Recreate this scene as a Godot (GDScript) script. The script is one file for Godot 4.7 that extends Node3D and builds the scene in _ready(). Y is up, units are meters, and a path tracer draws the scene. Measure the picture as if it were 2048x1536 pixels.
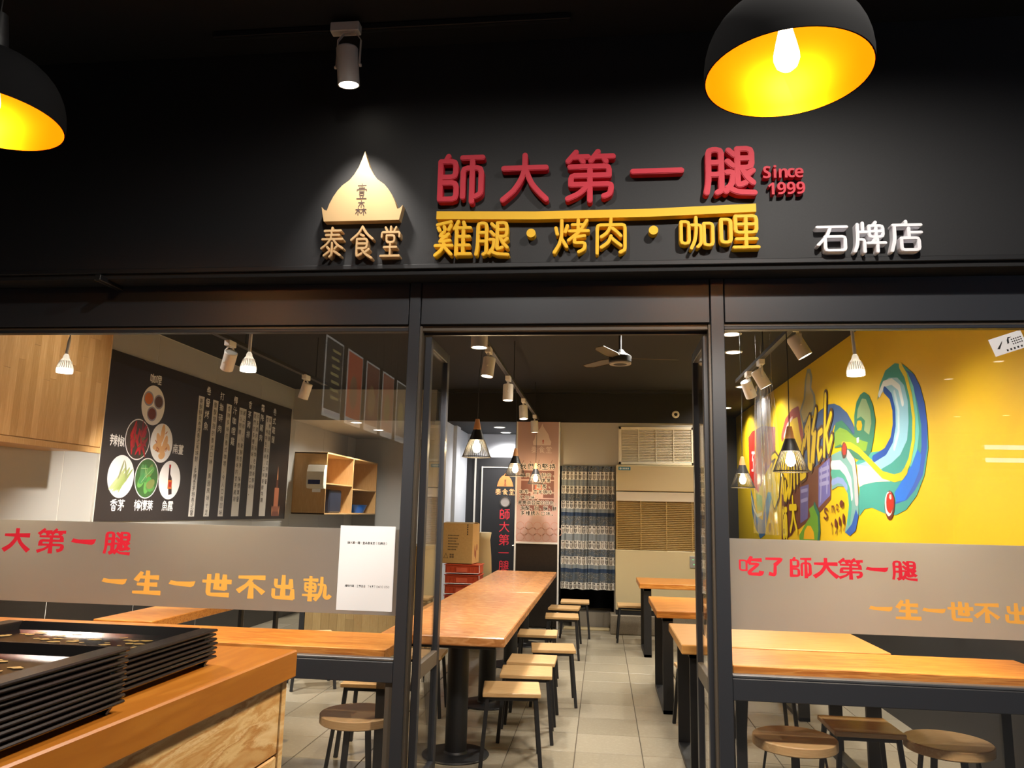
extends Node3D
# A small eatery's shopfront at night: black fascia with raised characters, glazed front, dining room behind it.
# z = 0 is the front face of the glazed frame, the room runs to -z, the street to +z.

# strokes of the characters that are written in the place, on a grid of 100 by 100 (y down)
const GLYPH := {
	"師": "24,4 18,15;8,15 8,94;8,15 40,15 40,48 8,48;8,60 42,60 42,94 8,94;54,8 96,8;75,8 75,100;56,90 56,30 94,30 94,84 82,90",
	"大": "6,30 94,30;50,4 50,30 44,52 28,76 5,94;52,34 64,62 80,80 95,94",
	"第": "22,2 6,20;16,12 46,12;30,12 36,22;66,2 52,20;62,12 96,12;76,12 82,22;10,32 88,32 88,50;88,50 12,50 12,68;12,68 94,68 90,88 78,92;50,32 50,100;46,70 30,86 6,96",
	"一": "4,50 96,50",
	"腿": "10,94 14,70 14,8 38,8 38,90 30,94;14,34 38,34;14,58 38,58;52,10 62,20;50,32 60,42;48,54 60,54 58,76 46,92;50,84 66,94 98,96;68,8 94,8 94,46 68,46;68,8 68,82 82,76;70,27 94,27;76,48 84,64 96,76;96,52 86,60",
	"雞": "44,4 8,12;10,20 14,28;26,18 28,26;44,14 38,26;26,32 14,44 32,46;38,38 12,60 42,56;4,70 48,70;26,58 26,70 18,84 4,96;28,74 46,94;64,4 54,24;60,18 60,96;60,22 96,22;78,6 82,20;78,22 78,94;60,46 94,46;60,70 94,70;60,94 98,94",
	"烤": "8,26 12,44;40,20 34,38;24,4 24,50 18,74 4,96;26,60 38,80;54,18 88,18;70,4 70,36;46,36 98,36;94,6 76,36 44,62;58,54 88,50;62,54 58,70 90,70 88,88 72,96",
	"肉": "10,98 10,22 90,22 90,90 76,96;50,2 48,28 38,44 22,54;52,30 66,40 78,52;50,52 42,70 22,82;52,58 64,68 78,78",
	"咖": "6,18 28,18 28,80 6,80 6,18;36,28 62,28 62,80 52,90;48,6 48,50 44,74 34,94;70,24 94,24 94,86 70,86 70,24",
	"哩": "6,16 30,16 30,78 6,78 6,16;42,8 94,8 94,52 42,52 42,8;42,30 94,30;68,8 68,92;44,70 94,70;38,92 98,92",
	"石": "4,12 96,12;46,12 34,44 6,74;28,46 90,46 90,94 28,94 28,46",
	"牌": "14,8 14,52 12,76 4,96;30,4 30,34;14,34 42,34;14,58 34,58 34,98;70,2 64,12;50,14 92,14 92,50 50,50 50,14;50,32 92,32;71,14 71,50 58,70;44,70 98,70;74,58 74,98",
	"店": "50,2 50,14;10,14 96,14;14,14 14,60 4,96;58,24 58,56;58,38 96,38;34,56 88,56 88,94 34,94 34,56",
	"泰": "16,12 84,12;22,26 78,26;8,40 92,40;48,2 44,40 26,58 6,70;56,42 70,58 94,70;50,52 50,92 42,98;30,66 38,74;18,94 40,80;72,64 62,72;60,80 86,94",
	"食": "50,2 36,22 6,42;50,2 66,22 94,40;44,26 56,30;30,40 72,40 72,68 30,68;30,54 72,54;30,40 30,94 52,84;80,72 66,80;50,70 66,86 92,98",
	"堂": "50,2 50,16;26,4 34,16;74,4 66,16;10,34 10,20 90,20 90,34;32,30 68,30 68,52 32,52 32,30;22,68 78,68;50,54 50,96;8,96 92,96",
	"壹": "16,12 84,12;50,2 50,28;26,28 74,28;10,46 10,38 90,38 90,46;30,52 70,52;32,62 68,62 68,76 32,76 32,62;36,82 42,92;64,82 58,92;10,97 90,97",
	"森": "24,16 76,16;50,2 50,48;46,18 26,42;54,18 76,42;4,62 46,62;25,52 25,98;23,64 4,88;27,64 46,86;54,62 96,62;75,52 75,98;73,64 54,88;77,64 96,88",
	"吃": "6,24 34,24 34,74 6,74 6,24;54,6 42,34;52,20 94,20;48,40 86,40 46,80 46,92 94,92 96,80",
	"了": "10,12 88,12 54,42;54,42 52,84 48,94 26,88",
	"生": "28,10 12,40;22,28 86,28;50,4 50,92;18,58 82,58;4,92 96,92",
	"世": "4,36 96,36;22,10 22,90 90,90;50,6 50,64;76,10 76,64;50,64 76,64",
	"不": "6,14 94,14;54,14 36,44 6,70;50,36 50,96;58,46 76,60 92,74",
	"出": "50,4 50,90;20,20 20,48 80,48;80,20 80,48;12,60 12,92 88,92;88,60 88,92",
	"軌": "6,16 50,16;10,30 46,30 46,62 10,62 10,30;10,46 46,46;4,78 52,78;28,4 28,98;58,34 82,34 80,82 90,90 98,80;68,6 68,50 62,76 48,94",
	"辣": "24,4 28,12;6,16 48,16;16,24 20,34;38,22 34,34;4,40 50,40;8,60 46,60;27,40 26,74 14,96;56,18 98,18;60,32 94,32 94,54 60,54 60,32;77,4 77,98;74,58 54,84;80,58 98,82",
	"椒": "4,28 34,28;20,4 20,98;18,32 4,60;22,36 34,54;50,6 50,40;50,20 66,20;40,40 68,40;54,40 54,92 46,88;46,54 40,74;62,54 68,70;74,24 94,24 86,60 68,92;76,36 98,92",
	"南": "10,16 90,16;50,2 50,34;10,96 10,34 90,34 90,90 80,94;34,42 40,52;66,42 60,52;28,58 72,58;24,74 76,74;50,58 50,96",
	"薑": "6,12 94,12;32,4 32,20;68,4 68,20;10,26 90,26;22,34 78,34 78,52 22,52 22,34;22,43 78,43;50,34 50,52;10,60 90,60;22,68 78,68 78,86 22,86 22,68;22,77 78,77;50,68 50,86;6,96 94,96",
	"香": "74,4 26,12;6,24 94,24;50,10 50,50;46,26 10,50;54,26 90,48;28,58 72,58 72,96 28,96 28,58;28,76 72,76",
	"茅": "6,14 94,14;32,4 32,24;68,4 68,24;22,32 78,32 58,46;40,40 54,50;8,54 90,54 82,66;52,54 52,96 42,92;48,60 12,90",
	"檸": "4,28 34,28;20,4 20,98;18,32 4,60;66,2 66,12;42,26 42,14 96,14 96,26;46,36 44,44;56,32 60,46 82,46 84,38;68,28 74,36;42,52 94,52 94,64 42,64 42,52;58,52 58,64;78,52 78,64;40,74 98,74;70,74 70,98 60,94",
	"檬": "4,28 34,28;20,4 20,98;18,32 4,60;40,12 98,12;58,4 58,20;80,4 80,20;42,36 42,26 96,26 96,36;50,36 88,36;44,48 94,48;64,50 48,64;66,56 72,80 62,96;66,70 44,90;92,54 76,68;76,66 96,92",
	"葉": "6,12 94,12;32,4 32,20;68,4 68,20;8,32 92,32;26,24 26,50 84,50;50,24 50,42;74,24 74,42;50,42 74,42;6,64 94,64;50,52 50,98;46,66 10,92;54,66 90,90",
	"魚": "40,2 14,26;36,10 68,10 56,24;16,26 84,26 84,66 16,66 16,26;16,46 84,46;50,26 50,66;12,78 8,94;36,78 38,92;60,78 64,92;82,76 92,92",
	"露": "14,6 86,6;8,28 8,16 92,16 92,28;50,6 50,34;24,22 38,24;24,32 38,34;62,24 76,22;62,34 76,32;8,42 40,42 40,56 8,56 8,42;24,56 24,92;24,72 40,72;8,66 8,94 42,90;60,40 50,60;56,48 84,48 50,74;58,54 92,74;56,76 86,76 86,96 56,96 56,76",
	"卷": "30,4 38,14;70,4 62,14;16,22 84,22;8,38 92,38;50,4 46,30 30,50 6,62;62,38 76,52 96,62;32,58 70,58 70,76;34,58 34,94 84,94 86,82",
	"醬": "22,4 22,46;6,40 6,20 22,20;36,4 36,50;60,4 44,20;60,8 92,8 66,34;44,40 98,40;84,30 84,50;12,56 88,56;18,66 82,66 82,98 18,98 18,66;40,56 40,80;60,56 60,78;18,86 82,86",
	"打": "4,30 40,30;24,4 24,90 12,88;4,64 40,54;48,18 98,18;76,18 76,92 60,92",
	"拋": "4,30 36,30;22,4 22,90 12,88;4,64 36,54;40,30 58,30 58,86 64,90;48,8 48,50 38,92;64,34 94,34 94,84 84,90;76,14 76,60 66,92",
	"碎": "4,10 42,10;20,10 4,52;14,44 38,44 38,86 14,86 14,44;72,2 72,14;50,16 96,16;60,24 50,46;60,32 68,46;84,24 76,46;84,32 96,46;46,64 98,64;72,50 72,98",
	"椰": "4,28 34,28;20,4 20,98;18,32 4,60;22,36 34,54;38,12 72,12;46,12 46,76;64,12 64,98;46,32 64,32;46,52 64,52;38,78 72,72;78,10 78,98;78,12 96,12 86,40 98,60 88,78",
	"汁": "14,8 24,18;6,34 16,42;6,92 24,62;34,44 98,44;66,6 66,98",
	"豬": "6,14 44,14;30,14 8,44;22,34 32,60 24,92 12,88;24,50 4,66;26,66 4,86;44,34 30,46;34,52 46,72;50,18 88,18;68,4 68,36;46,36 98,36;92,10 50,56;58,54 88,54 88,94 58,94 58,54;58,74 88,74",
	"排": "4,30 36,30;22,4 22,90 12,88;4,64 36,54;56,6 56,70 44,96;40,26 56,26;40,46 56,46;38,68 56,66;76,6 76,98;76,26 96,26;76,46 96,46;76,68 98,68",
	"霜": "14,6 86,6;8,28 8,16 92,16 92,28;50,6 50,36;24,24 38,26;62,26 76,24;4,54 44,54;24,42 24,98;22,58 6,80;28,58 42,74;54,44 92,44 92,96 54,96 54,44;54,62 92,62;54,78 92,78",
	"降": "8,6 8,98;8,8 30,8 20,34 32,50 22,62 10,60;60,4 42,32;56,14 84,14 66,34 42,48;56,24 94,48;44,56 92,56;52,64 50,78 98,78;74,50 74,98",
	"式": "6,26 94,26;62,4 66,50 82,88 94,92 96,76;76,6 86,14;10,52 50,52;30,52 30,84;6,90 54,80",
	"我": "40,6 10,14;4,34 96,34;28,14 28,90 16,86;4,64 46,52;60,4 64,50 84,90 96,92 96,78;88,46 50,84;76,8 88,20",
	"們": "26,4 6,44;16,28 16,98;36,8 36,98;36,8 56,8 56,40 36,40;36,24 56,24;72,8 94,8 94,94 84,90;72,8 72,40 94,40;72,24 94,24",
	"的": "26,4 18,22;8,22 42,22 42,92 8,92 8,22;8,56 42,56;66,4 50,38;60,20 94,20 92,82 80,94;64,46 76,62",
	"堅": "10,6 10,52;10,6 46,6;18,18 42,18 42,38 18,38;10,52 48,52;26,6 26,52;54,8 92,8 74,36 52,54;58,18 96,52;20,68 80,68;50,58 50,94;6,96 94,96",
	"持": "4,30 36,30;22,4 22,90 12,88;4,64 36,54;46,18 90,18;68,4 68,36;40,36 98,36;42,56 98,56;82,44 82,92 68,92;52,66 60,78",
	"新": "26,2 28,12;6,16 48,16;14,22 18,34;38,22 34,34;4,38 50,38;6,56 48,56;27,38 27,98;24,60 6,82;30,62 46,78;90,6 60,18;60,18 58,60 48,96;60,42 98,42;82,42 82,98",
	"鮮": "20,2 6,24;18,10 34,10 28,22;6,24 42,24 42,62 6,62 6,24;6,43 42,43;24,24 24,62;6,76 4,92;18,76 20,88;30,76 34,88;42,74 48,90;58,6 66,18;88,4 80,18;54,24 96,24;58,44 92,44;50,64 98,64;74,24 74,98",
	"調": "10,6 22,12;4,22 40,22;10,36 34,36;10,50 34,50;10,64 34,64 34,90 10,90 10,64;48,96 48,10 94,10 94,92 84,96;58,26 84,26;71,16 71,42;56,42 86,42;60,54 82,54 82,76 60,76 60,54",
	"味": "6,22 30,22 30,76 6,76 6,22;46,22 92,22;40,44 98,44;69,4 69,98;66,48 40,82;72,48 98,80",
	"加": "6,28 48,28 46,84 34,92;28,6 26,50 6,94;62,22 94,22 94,88 62,88 62,22",
	"種": "34,6 8,14;4,34 42,34;24,12 24,98;22,38 4,66;26,42 40,58;92,4 54,12;46,20 98,20;52,30 94,30 94,62 52,62 52,30;52,46 94,46;73,8 73,94;50,76 96,76;44,94 98,94",
	"以": "12,10 12,72 40,60;40,20 52,36;82,8 76,50 40,94;76,64 96,92",
	"天": "12,16 88,16;6,46 94,46;50,16 46,56 8,94;52,52 92,94",
	"是": "24,6 76,6 76,40 24,40 24,6;24,23 76,23;6,52 94,52;50,52 50,90;50,70 82,70;28,60 22,82 6,96;24,76 50,92 96,94",
	"東": "6,14 94,14;18,26 82,26 82,58 18,58 18,26;18,42 82,42;50,2 50,98;46,60 8,90;54,60 92,88",
	"亞": "6,8 94,8;34,8 34,28 12,28 12,64 34,64 34,92;66,8 66,28 88,28 88,64 66,64 66,92;4,94 96,94;34,28 34,64;66,28 66,64",
	"菜": "6,12 94,12;32,4 32,20;68,4 68,20;84,24 14,32;20,40 26,50;48,38 50,48;80,36 70,50;6,62 94,62;50,52 50,98;46,64 10,92;54,64 92,90",
	"特": "14,10 8,34;6,28 42,28;26,4 26,98;4,64 44,54;52,16 92,16;72,4 72,34;46,34 98,34;46,56 98,56;84,42 84,92 70,92;56,66 64,78",
	"色": "38,4 10,34;34,14 70,14 54,34;18,36 84,36 84,62 18,62;52,36 52,62;18,36 18,88 28,94 90,94 92,80",
	"有": "6,20 94,20;44,4 30,40 4,66;34,98 34,42 82,42 82,90 70,94;34,58 82,58;34,74 82,74",
	"酸": "4,10 46,10;8,28 44,28 44,94 8,94 8,28;18,10 18,50;34,10 34,50;8,70 44,70;68,4 54,26 94,22;84,12 96,28;64,34 54,48;82,34 94,46;68,48 52,72;62,58 90,58 50,96;62,68 96,94",
	"甜": "40,4 8,12;4,30 46,30;26,8 26,54;10,54 42,54 42,92 10,92 10,54;54,26 98,26;62,6 62,92;90,6 90,92;62,56 90,56;62,90 90,90",
	"鹹": "30,2 30,12;6,12 46,12;10,12 10,60 44,60;16,26 40,26 40,46 16,46 16,26;8,70 40,70 40,94 8,94 8,70;50,26 98,26;54,26 54,70 46,96;60,44 78,44;60,56 78,56 78,78 60,78 60,56;80,4 84,60 98,92;96,40 70,92;90,6 96,14",
	"多": "50,2 14,30;42,14 78,14 12,54;36,26 48,38;60,44 20,74;54,56 92,56 14,98;46,66 58,80",
	"誘": "10,6 22,12;4,22 40,22;10,36 34,36;10,50 34,50;10,64 34,64 34,90 10,90 10,64;90,4 54,10;48,20 98,20;72,8 72,46;70,22 48,44;74,22 98,42;52,54 84,54 80,68 96,68 92,92 82,94;64,54 62,74 46,96",
	"人": "50,4 46,40 8,94;50,36 64,64 94,94",
	"口": "14,18 86,18 86,88 14,88 14,18",
	"場": "4,34 34,34;18,10 18,76;2,84 36,72;46,6 88,6 88,38 46,38 46,6;46,22 88,22;38,50 98,50;54,54 40,76;50,64 92,64 88,92 78,96;66,64 50,92;80,64 68,94",
	"所": "6,8 46,8;12,24 12,60 4,94;12,24 42,24 42,50 12,50;92,6 60,16;60,16 60,60 50,96;60,40 98,40;82,40 82,98",
	"代": "30,4 6,46;20,28 20,98;36,40 98,32;58,6 64,50 84,92 96,94 96,80;74,8 86,20",
	"碼": "4,10 42,10;20,10 4,52;14,44 38,44 38,86 14,86 14,44;52,8 92,8;52,8 52,64 94,64 92,92 82,96;72,8 72,64;52,26 90,26;52,44 90,44;50,76 46,92;60,74 64,86;72,74 78,86",
	"十": "6,46 94,46;50,4 50,96",
	"足": "24,8 76,8 76,38 24,38 24,8;50,38 50,88;50,60 82,60;26,54 22,78 6,96;24,76 50,92 96,94",
	"風": "14,8 12,60 4,96;14,8 84,8 84,70 96,92;66,20 34,28;30,38 68,38 68,58 30,58 30,38;49,26 49,82;28,84 70,78",
	"國": "8,6 92,6 92,96 8,96 8,6;20,28 80,28;26,42 46,42 46,58 26,58 26,42;22,76 50,70;58,16 62,56 80,82;76,44 54,80",
	"回": "8,8 92,8 92,94 8,94 8,8;32,32 68,32 68,68 32,68 32,32",
	"令": "50,4 6,46;50,4 94,44;38,38 60,38;24,56 78,56 56,80;44,68 58,96",
	"門": "12,8 12,96;12,8 42,8 42,42 12,42;12,25 42,25;58,8 88,8 88,92 78,94;58,8 58,42 88,42;58,25 88,25",
	"異": "20,6 80,6 80,36 20,36 20,6;20,21 80,21;50,6 50,36;10,50 90,50;34,42 34,70;66,42 66,70;4,70 96,70;36,78 12,96;64,78 88,96",
	"指": "4,30 36,30;22,4 22,90 12,88;4,64 36,54;50,6 50,36 92,36 94,26;90,12 50,24;50,48 90,48 90,94 50,94 50,48;50,70 90,70",
	"上": "50,6 50,90;50,44 86,44;6,92 94,92",
	"，": "46,70 54,78 46,92", "、": "30,60 50,84", "。": "24,76 40,76 40,92 24,92 24,76",
	"S": "84,18 60,6 30,12 26,36 70,54 76,82 44,96 14,82", "i": "50,40 50,96;50,10 50,14", "n": "16,96 16,36;16,56 40,36 72,40 80,60 80,96", "c": "86,48 60,36 26,44 16,68 32,92 62,96 88,84",
	"e": "16,66 86,66 80,44 54,34 26,44 14,68 28,92 60,97 86,84", "0": "50,4 80,20 80,80 50,96 20,80 20,20 50,4", "1": "26,22 54,4 54,96", "2": "16,24 40,4 74,10 78,36 18,94 86,94", "4": "66,96 66,4 12,68 90,68", "5": "80,6 26,6 22,44 60,38 82,62 64,92 18,90", "7": "14,8 86,8 46,96",
	"8": "50,4 78,16 72,42 50,48 26,40 22,16 50,4;50,48 82,62 78,88 50,97 20,88 18,62 50,48", "9": "80,36 58,54 26,48 20,20 48,4 76,14 80,40 68,80 40,96", "-": "20,52 80,52", "(": "66,0 40,30 40,70 66,100", ")": "34,0 60,30 60,70 34,100", ":": "50,34 50,38;50,76 50,80",
}
# the painting on the yellow wall: kind ("p" area, "s" line, "g?" character), colour, line width in cm, then z and y in centimetres
const MURAL := [
	["p", 150, 160, 150, 0, [-502, 270, -481, 283, -473, 302, -462, 313, -449, 311, -442, 301, -448, 290, -435, 280, -433, 268, -443, 260, -466, 257, -489, 252]],
	["p", 205, 190, 120, 0, [-495, 269, -474, 282, -467, 301, -460, 308, -454, 307, -450, 301, -454, 290, -442, 280, -441, 270, -448, 264, -466, 262, -486, 257]],
	["p", 165, 110, 105, 0, [-754, 277, -711, 278, -627, 267, -633, 229, -691, 212, -735, 193, -764, 216]],
	["p", 215, 50, 40, 0, [-814, 272, -783, 278, -760, 277, -764, 216, -739, 199, -747, 185, -790, 196, -812, 204, -813, 237]],
	["s", 240, 220, 215, 4, [-791, 246, -765, 244]],
	["s", 240, 220, 215, 4, [-779, 244, -789, 235, -781, 235, -783, 219, -795, 220]],
	["s", 175, 85, 75, 12, [-590, 250, -569, 265, -535, 272, -508, 272, -499, 249, -491, 237]],
	["s", 230, 205, 195, 4, [-581, 249, -562, 262, -536, 268]],
	["p", 80, 130, 175, 0, [-807, 194, -801, 157, -782, 135, -746, 120, -714, 126, -692, 147, -669, 172, -658, 183, -686, 184, -714, 162, -726, 146, -763, 152, -787, 174]],
	["p", 150, 190, 60, 0, [-768, 185, -726, 180, -724, 159, -761, 159]],
	["s", 235, 232, 190, 5, [-804, 180, -789, 163, -763, 152, -730, 155]],
	["s", 225, 205, 50, 4, [-802, 152, -782, 131, -756, 125]],
	["p", 112, 68, 52, 0, [-604, 181, -591, 175, -551, 187, -512, 190, -470, 194, -434, 198, -435, 172, -480, 148, -523, 138, -544, 136, -560, 130, -587, 124, -613, 123]],
	["p", 75, 100, 140, 0, [-488, 256, -459, 256, -438, 257, -418, 261, -389, 263, -369, 261, -351, 256, -331, 247, -318, 237, -308, 226, -314, 224, -336, 233, -353, 240, -372, 240, -380, 234, -391, 207, -447, 204, -488, 202]],
	["p", 112, 68, 52, 0, [-511, 197, -467, 201, -427, 207, -384, 212, -394, 169, -435, 156, -465, 163, -480, 147, -520, 139]],
	["p", 112, 108, 175, 0, [-433, 202, -392, 210, -396, 173, -440, 161]],
	["p", 105, 98, 150, 0, [-511, 185, -474, 187, -484, 150, -517, 144]],
	["s", 160, 158, 205, 4, [-428, 199, -397, 201]],
	["s", 160, 158, 205, 4, [-429, 192, -398, 194]],
	["s", 160, 158, 205, 4, [-430, 185, -400, 186]],
	["s", 160, 158, 205, 4, [-422, 201, -431, 168]],
	["s", 160, 158, 205, 4, [-400, 205, -407, 176]],
	["s", 150, 145, 190, 4, [-507, 180, -481, 181]],
	["s", 150, 145, 190, 4, [-509, 169, -482, 171]],
	["p", 70, 160, 150, 0, [-252, 247, -244, 259, -230, 268, -210, 270, -194, 266, -178, 257, -167, 246, -160, 231, -158, 216, -159, 200, -168, 182, -184, 168, -205, 158, -226, 154, -248, 155, -278, 160, -297, 159, -311, 153, -312, 161, -307, 178, -307, 193, -314, 200, -293, 205, -271, 206, -243, 205, -226, 212, -218, 223, -217, 235, -224, 246, -234, 253, -244, 252]],
	["p", 55, 98, 195, 0, [-190, 261, -175, 255, -166, 245, -160, 231, -158, 216, -161, 200, -171, 182, -186, 172, -203, 165, -228, 162, -214, 171, -193, 178, -178, 188, -170, 202, -168, 217, -172, 233, -179, 248]],
	["p", 40, 120, 225, 0, [-226, 171, -207, 181, -188, 191, -178, 201, -171, 196, -176, 186, -188, 176, -206, 165, -224, 164]],
	["p", 150, 205, 225, 0, [-248, 249, -240, 258, -224, 261, -206, 258, -194, 250, -189, 237, -190, 222, -195, 209, -210, 199, -229, 194, -256, 190, -280, 193, -306, 198, -272, 200, -243, 203, -225, 210, -218, 223, -217, 236, -225, 248, -235, 253]],
	["p", 110, 205, 195, 0, [-202, 267, -192, 261, -185, 247, -180, 230, -182, 213, -188, 200, -199, 192, -191, 189, -178, 200, -172, 213, -173, 228, -177, 246, -186, 258]],
	["s", 225, 238, 240, 5, [-246, 251, -235, 258, -218, 257, -204, 250, -199, 237]],
	["s", 200, 230, 240, 4, [-214, 248, -208, 233, -210, 217, -221, 205]],
	["s", 35, 85, 170, 6, [-234, 253, -222, 246, -217, 235, -218, 223, -225, 212, -240, 204, -268, 200]],
	["p", 225, 230, 205, 0, [-310, 198, -277, 194, -244, 184, -233, 180, -265, 181, -294, 180, -308, 178, -310, 187]],
	["p", 60, 125, 100, 0, [-312, 231, -311, 242, -303, 253, -292, 258, -282, 259, -270, 254, -262, 244, -258, 231, -264, 218, -272, 207, -286, 200, -312, 203, -336, 211, -348, 217, -373, 218, -373, 235, -366, 242, -347, 242, -330, 234, -317, 226, -313, 225]],
	["p", 130, 170, 60, 0, [-370, 233, -354, 236, -333, 231, -314, 223, -294, 218, -279, 215, -285, 208, -311, 210, -333, 216, -356, 220, -374, 219]],
	["p", 140, 165, 120, 0, [-304, 238, -301, 246, -288, 254, -278, 252, -269, 241, -268, 230, -275, 221, -287, 226, -283, 234, -293, 239]],
	["p", 235, 170, 20, 0, [-306, 232, -303, 236, -298, 236, -293, 235, -291, 231, -294, 227, -299, 227, -304, 228]],
	["s", 225, 210, 50, 5, [-199, 266, -190, 257, -183, 241, -180, 224, -183, 208, -192, 194, -200, 188]],
	["s", 230, 195, 45, 6, [-348, 219, -324, 216, -304, 210, -276, 198, -249, 186, -224, 182, -209, 183, -200, 187]],
	["p", 120, 170, 165, 0, [-384, 212, -357, 214, -334, 210, -318, 202, -312, 188, -310, 170, -313, 153, -325, 140, -340, 135, -354, 138, -346, 148, -338, 162, -340, 173, -350, 180, -369, 181, -389, 178]],
	["s", 228, 235, 222, 9, [-384, 202, -359, 201, -342, 194, -332, 185, -330, 171]],
	["s", 80, 170, 150, 8, [-385, 194, -361, 192, -346, 186, -336, 176, -334, 162, -341, 148]],
	["s", 190, 185, 190, 9, [-334, 209, -319, 200, -316, 184, -316, 166]],
	["s", 140, 165, 215, 6, [-386, 185, -368, 187, -353, 185, -342, 179]],
	["p", 50, 95, 175, 0, [-319, 159, -313, 153, -323, 140, -340, 135, -352, 138, -332, 146]],
	["p", 110, 165, 50, 0, [-522, 131, -493, 144, -471, 152, -476, 160, -453, 165, -438, 158, -435, 144, -441, 128, -522, 125]],
	["s", 40, 110, 90, 7, [-453, 164, -439, 154, -439, 137, -444, 128]],
	["p", 238, 180, 30, 0, [-504, 127, -499, 136, -485, 142, -472, 142, -461, 136, -459, 128]],
	["p", 105, 50, 42, 0, [-226, 162, -228, 157, -231, 154, -235, 151, -239, 150, -243, 151, -246, 154, -248, 158, -248, 162, -246, 166, -243, 170, -240, 172, -235, 173, -231, 172, -228, 170, -226, 166]],
	["p", 232, 228, 220, 0, [-229, 163, -231, 159, -233, 156, -236, 154, -240, 153, -243, 154, -246, 156, -247, 159, -247, 163, -246, 167, -243, 170, -240, 172, -237, 172, -233, 172, -231, 169, -229, 166]],
	["p", 185, 45, 38, 0, [-228, 164, -229, 160, -232, 158, -234, 156, -237, 155, -240, 156, -243, 158, -244, 160, -244, 164, -243, 167, -241, 170, -238, 171, -235, 172, -232, 171, -230, 169, -228, 167]],
	["p", 225, 190, 185, 0, [-232, 168, -232, 167, -233, 166, -234, 166, -235, 166, -235, 166, -236, 167, -237, 167, -237, 168, -236, 169, -236, 170, -235, 170, -234, 170, -233, 170, -232, 170, -232, 169]],
	["p", 90, 75, 60, 0, [-335, 213, -336, 210, -338, 208, -342, 206, -345, 206, -348, 206, -350, 208, -352, 211, -352, 214, -351, 217, -349, 219, -346, 221, -342, 221, -339, 220, -337, 218, -335, 216]],
	["p", 175, 50, 42, 0, [-337, 214, -338, 212, -339, 210, -341, 209, -344, 209, -346, 209, -348, 211, -349, 213, -349, 215, -348, 217, -346, 219, -344, 220, -342, 220, -340, 220, -338, 218, -337, 216]],
	["p", 112, 60, 40, 0, [-670, 137, -671, 134, -673, 132, -676, 130, -679, 130, -682, 130, -685, 131, -686, 134, -686, 136, -685, 139, -683, 141, -680, 143, -677, 143, -674, 143, -671, 142, -670, 139]],
	["s", 95, 72, 55, 13, [-621, 224, -651, 210, -658, 180, -645, 166, -621, 178, -609, 204, -610, 221, -630, 230, -651, 228]],
	["s", 95, 72, 55, 13, [-593, 199, -587, 173]],
	["s", 95, 72, 55, 13, [-580, 193, -580, 172, -568, 184]],
	["s", 95, 72, 55, 13, [-558, 212, -564, 175, -552, 185, -544, 210]],
	["s", 95, 72, 55, 13, [-533, 210, -536, 186]],
	["s", 95, 72, 55, 13, [-519, 210, -520, 191]],
	["s", 95, 72, 55, 13, [-485, 235, -501, 214, -504, 195, -484, 198]],
	["s", 95, 72, 55, 13, [-474, 242, -482, 231]],
	["s", 95, 72, 55, 13, [-467, 246, -467, 206, -459, 204, -444, 238]],
	["s", 95, 72, 55, 13, [-477, 246, -456, 258, -468, 208, -459, 204]],
	["s", 95, 72, 55, 13, [-449, 241, -431, 263]],
	["s", 95, 72, 55, 13, [-437, 239, -449, 211]],
	["s", 95, 72, 55, 13, [-412, 239, -424, 237, -430, 224, -428, 212, -417, 218]],
	["s", 95, 72, 55, 13, [-394, 273, -408, 214]],
	["s", 95, 72, 55, 13, [-378, 252, -395, 238, -400, 235]],
	["s", 95, 72, 55, 13, [-397, 235, -392, 217, -379, 229]],
	["s", 236, 205, 40, 7, [-621, 224, -651, 210, -658, 180, -645, 166, -621, 178, -609, 204, -610, 221, -630, 230, -651, 228]],
	["s", 236, 205, 40, 7, [-593, 199, -587, 173]],
	["s", 236, 205, 40, 7, [-580, 193, -580, 172, -568, 184]],
	["s", 236, 205, 40, 7, [-558, 212, -564, 175, -552, 185, -544, 210]],
	["s", 236, 205, 40, 7, [-533, 210, -536, 186]],
	["s", 236, 205, 40, 7, [-519, 210, -520, 191]],
	["s", 236, 205, 40, 7, [-485, 235, -501, 214, -504, 195, -484, 198]],
	["s", 236, 205, 40, 7, [-474, 242, -482, 231]],
	["s", 236, 205, 40, 7, [-467, 246, -467, 206, -459, 204, -444, 238]],
	["s", 236, 205, 40, 7, [-477, 246, -456, 258, -468, 208, -459, 204]],
	["s", 236, 205, 40, 7, [-449, 241, -431, 263]],
	["s", 236, 205, 40, 7, [-437, 239, -449, 211]],
	["s", 236, 205, 40, 7, [-412, 239, -424, 237, -430, 224, -428, 212, -417, 218]],
	["s", 236, 205, 40, 7, [-394, 273, -408, 214]],
	["s", 236, 205, 40, 7, [-378, 252, -395, 238, -400, 235]],
	["s", 236, 205, 40, 7, [-397, 235, -392, 217, -379, 229]],
	["g師", 240, 212, 35, 5, [-601, 163, -576, 125]],
	["g大", 240, 212, 35, 5, [-563, 175, -528, 133]],
	["gS", 110, 52, 40, 4, [-420, 161, -402, 149]],
	["gi", 110, 52, 40, 4, [-398, 164, -395, 155]],
	["gn", 110, 52, 40, 4, [-391, 166, -380, 156]],
	["gc", 110, 52, 40, 4, [-377, 167, -368, 158]],
	["ge", 110, 52, 40, 4, [-365, 170, -351, 161]],
	["g1", 110, 52, 40, 4, [-396, 147, -388, 135]],
	["g9", 110, 52, 40, 4, [-384, 150, -374, 136]],
	["g9", 110, 52, 40, 4, [-370, 152, -362, 138]],
	["g9", 110, 52, 40, 4, [-358, 155, -350, 139]],
]


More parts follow.
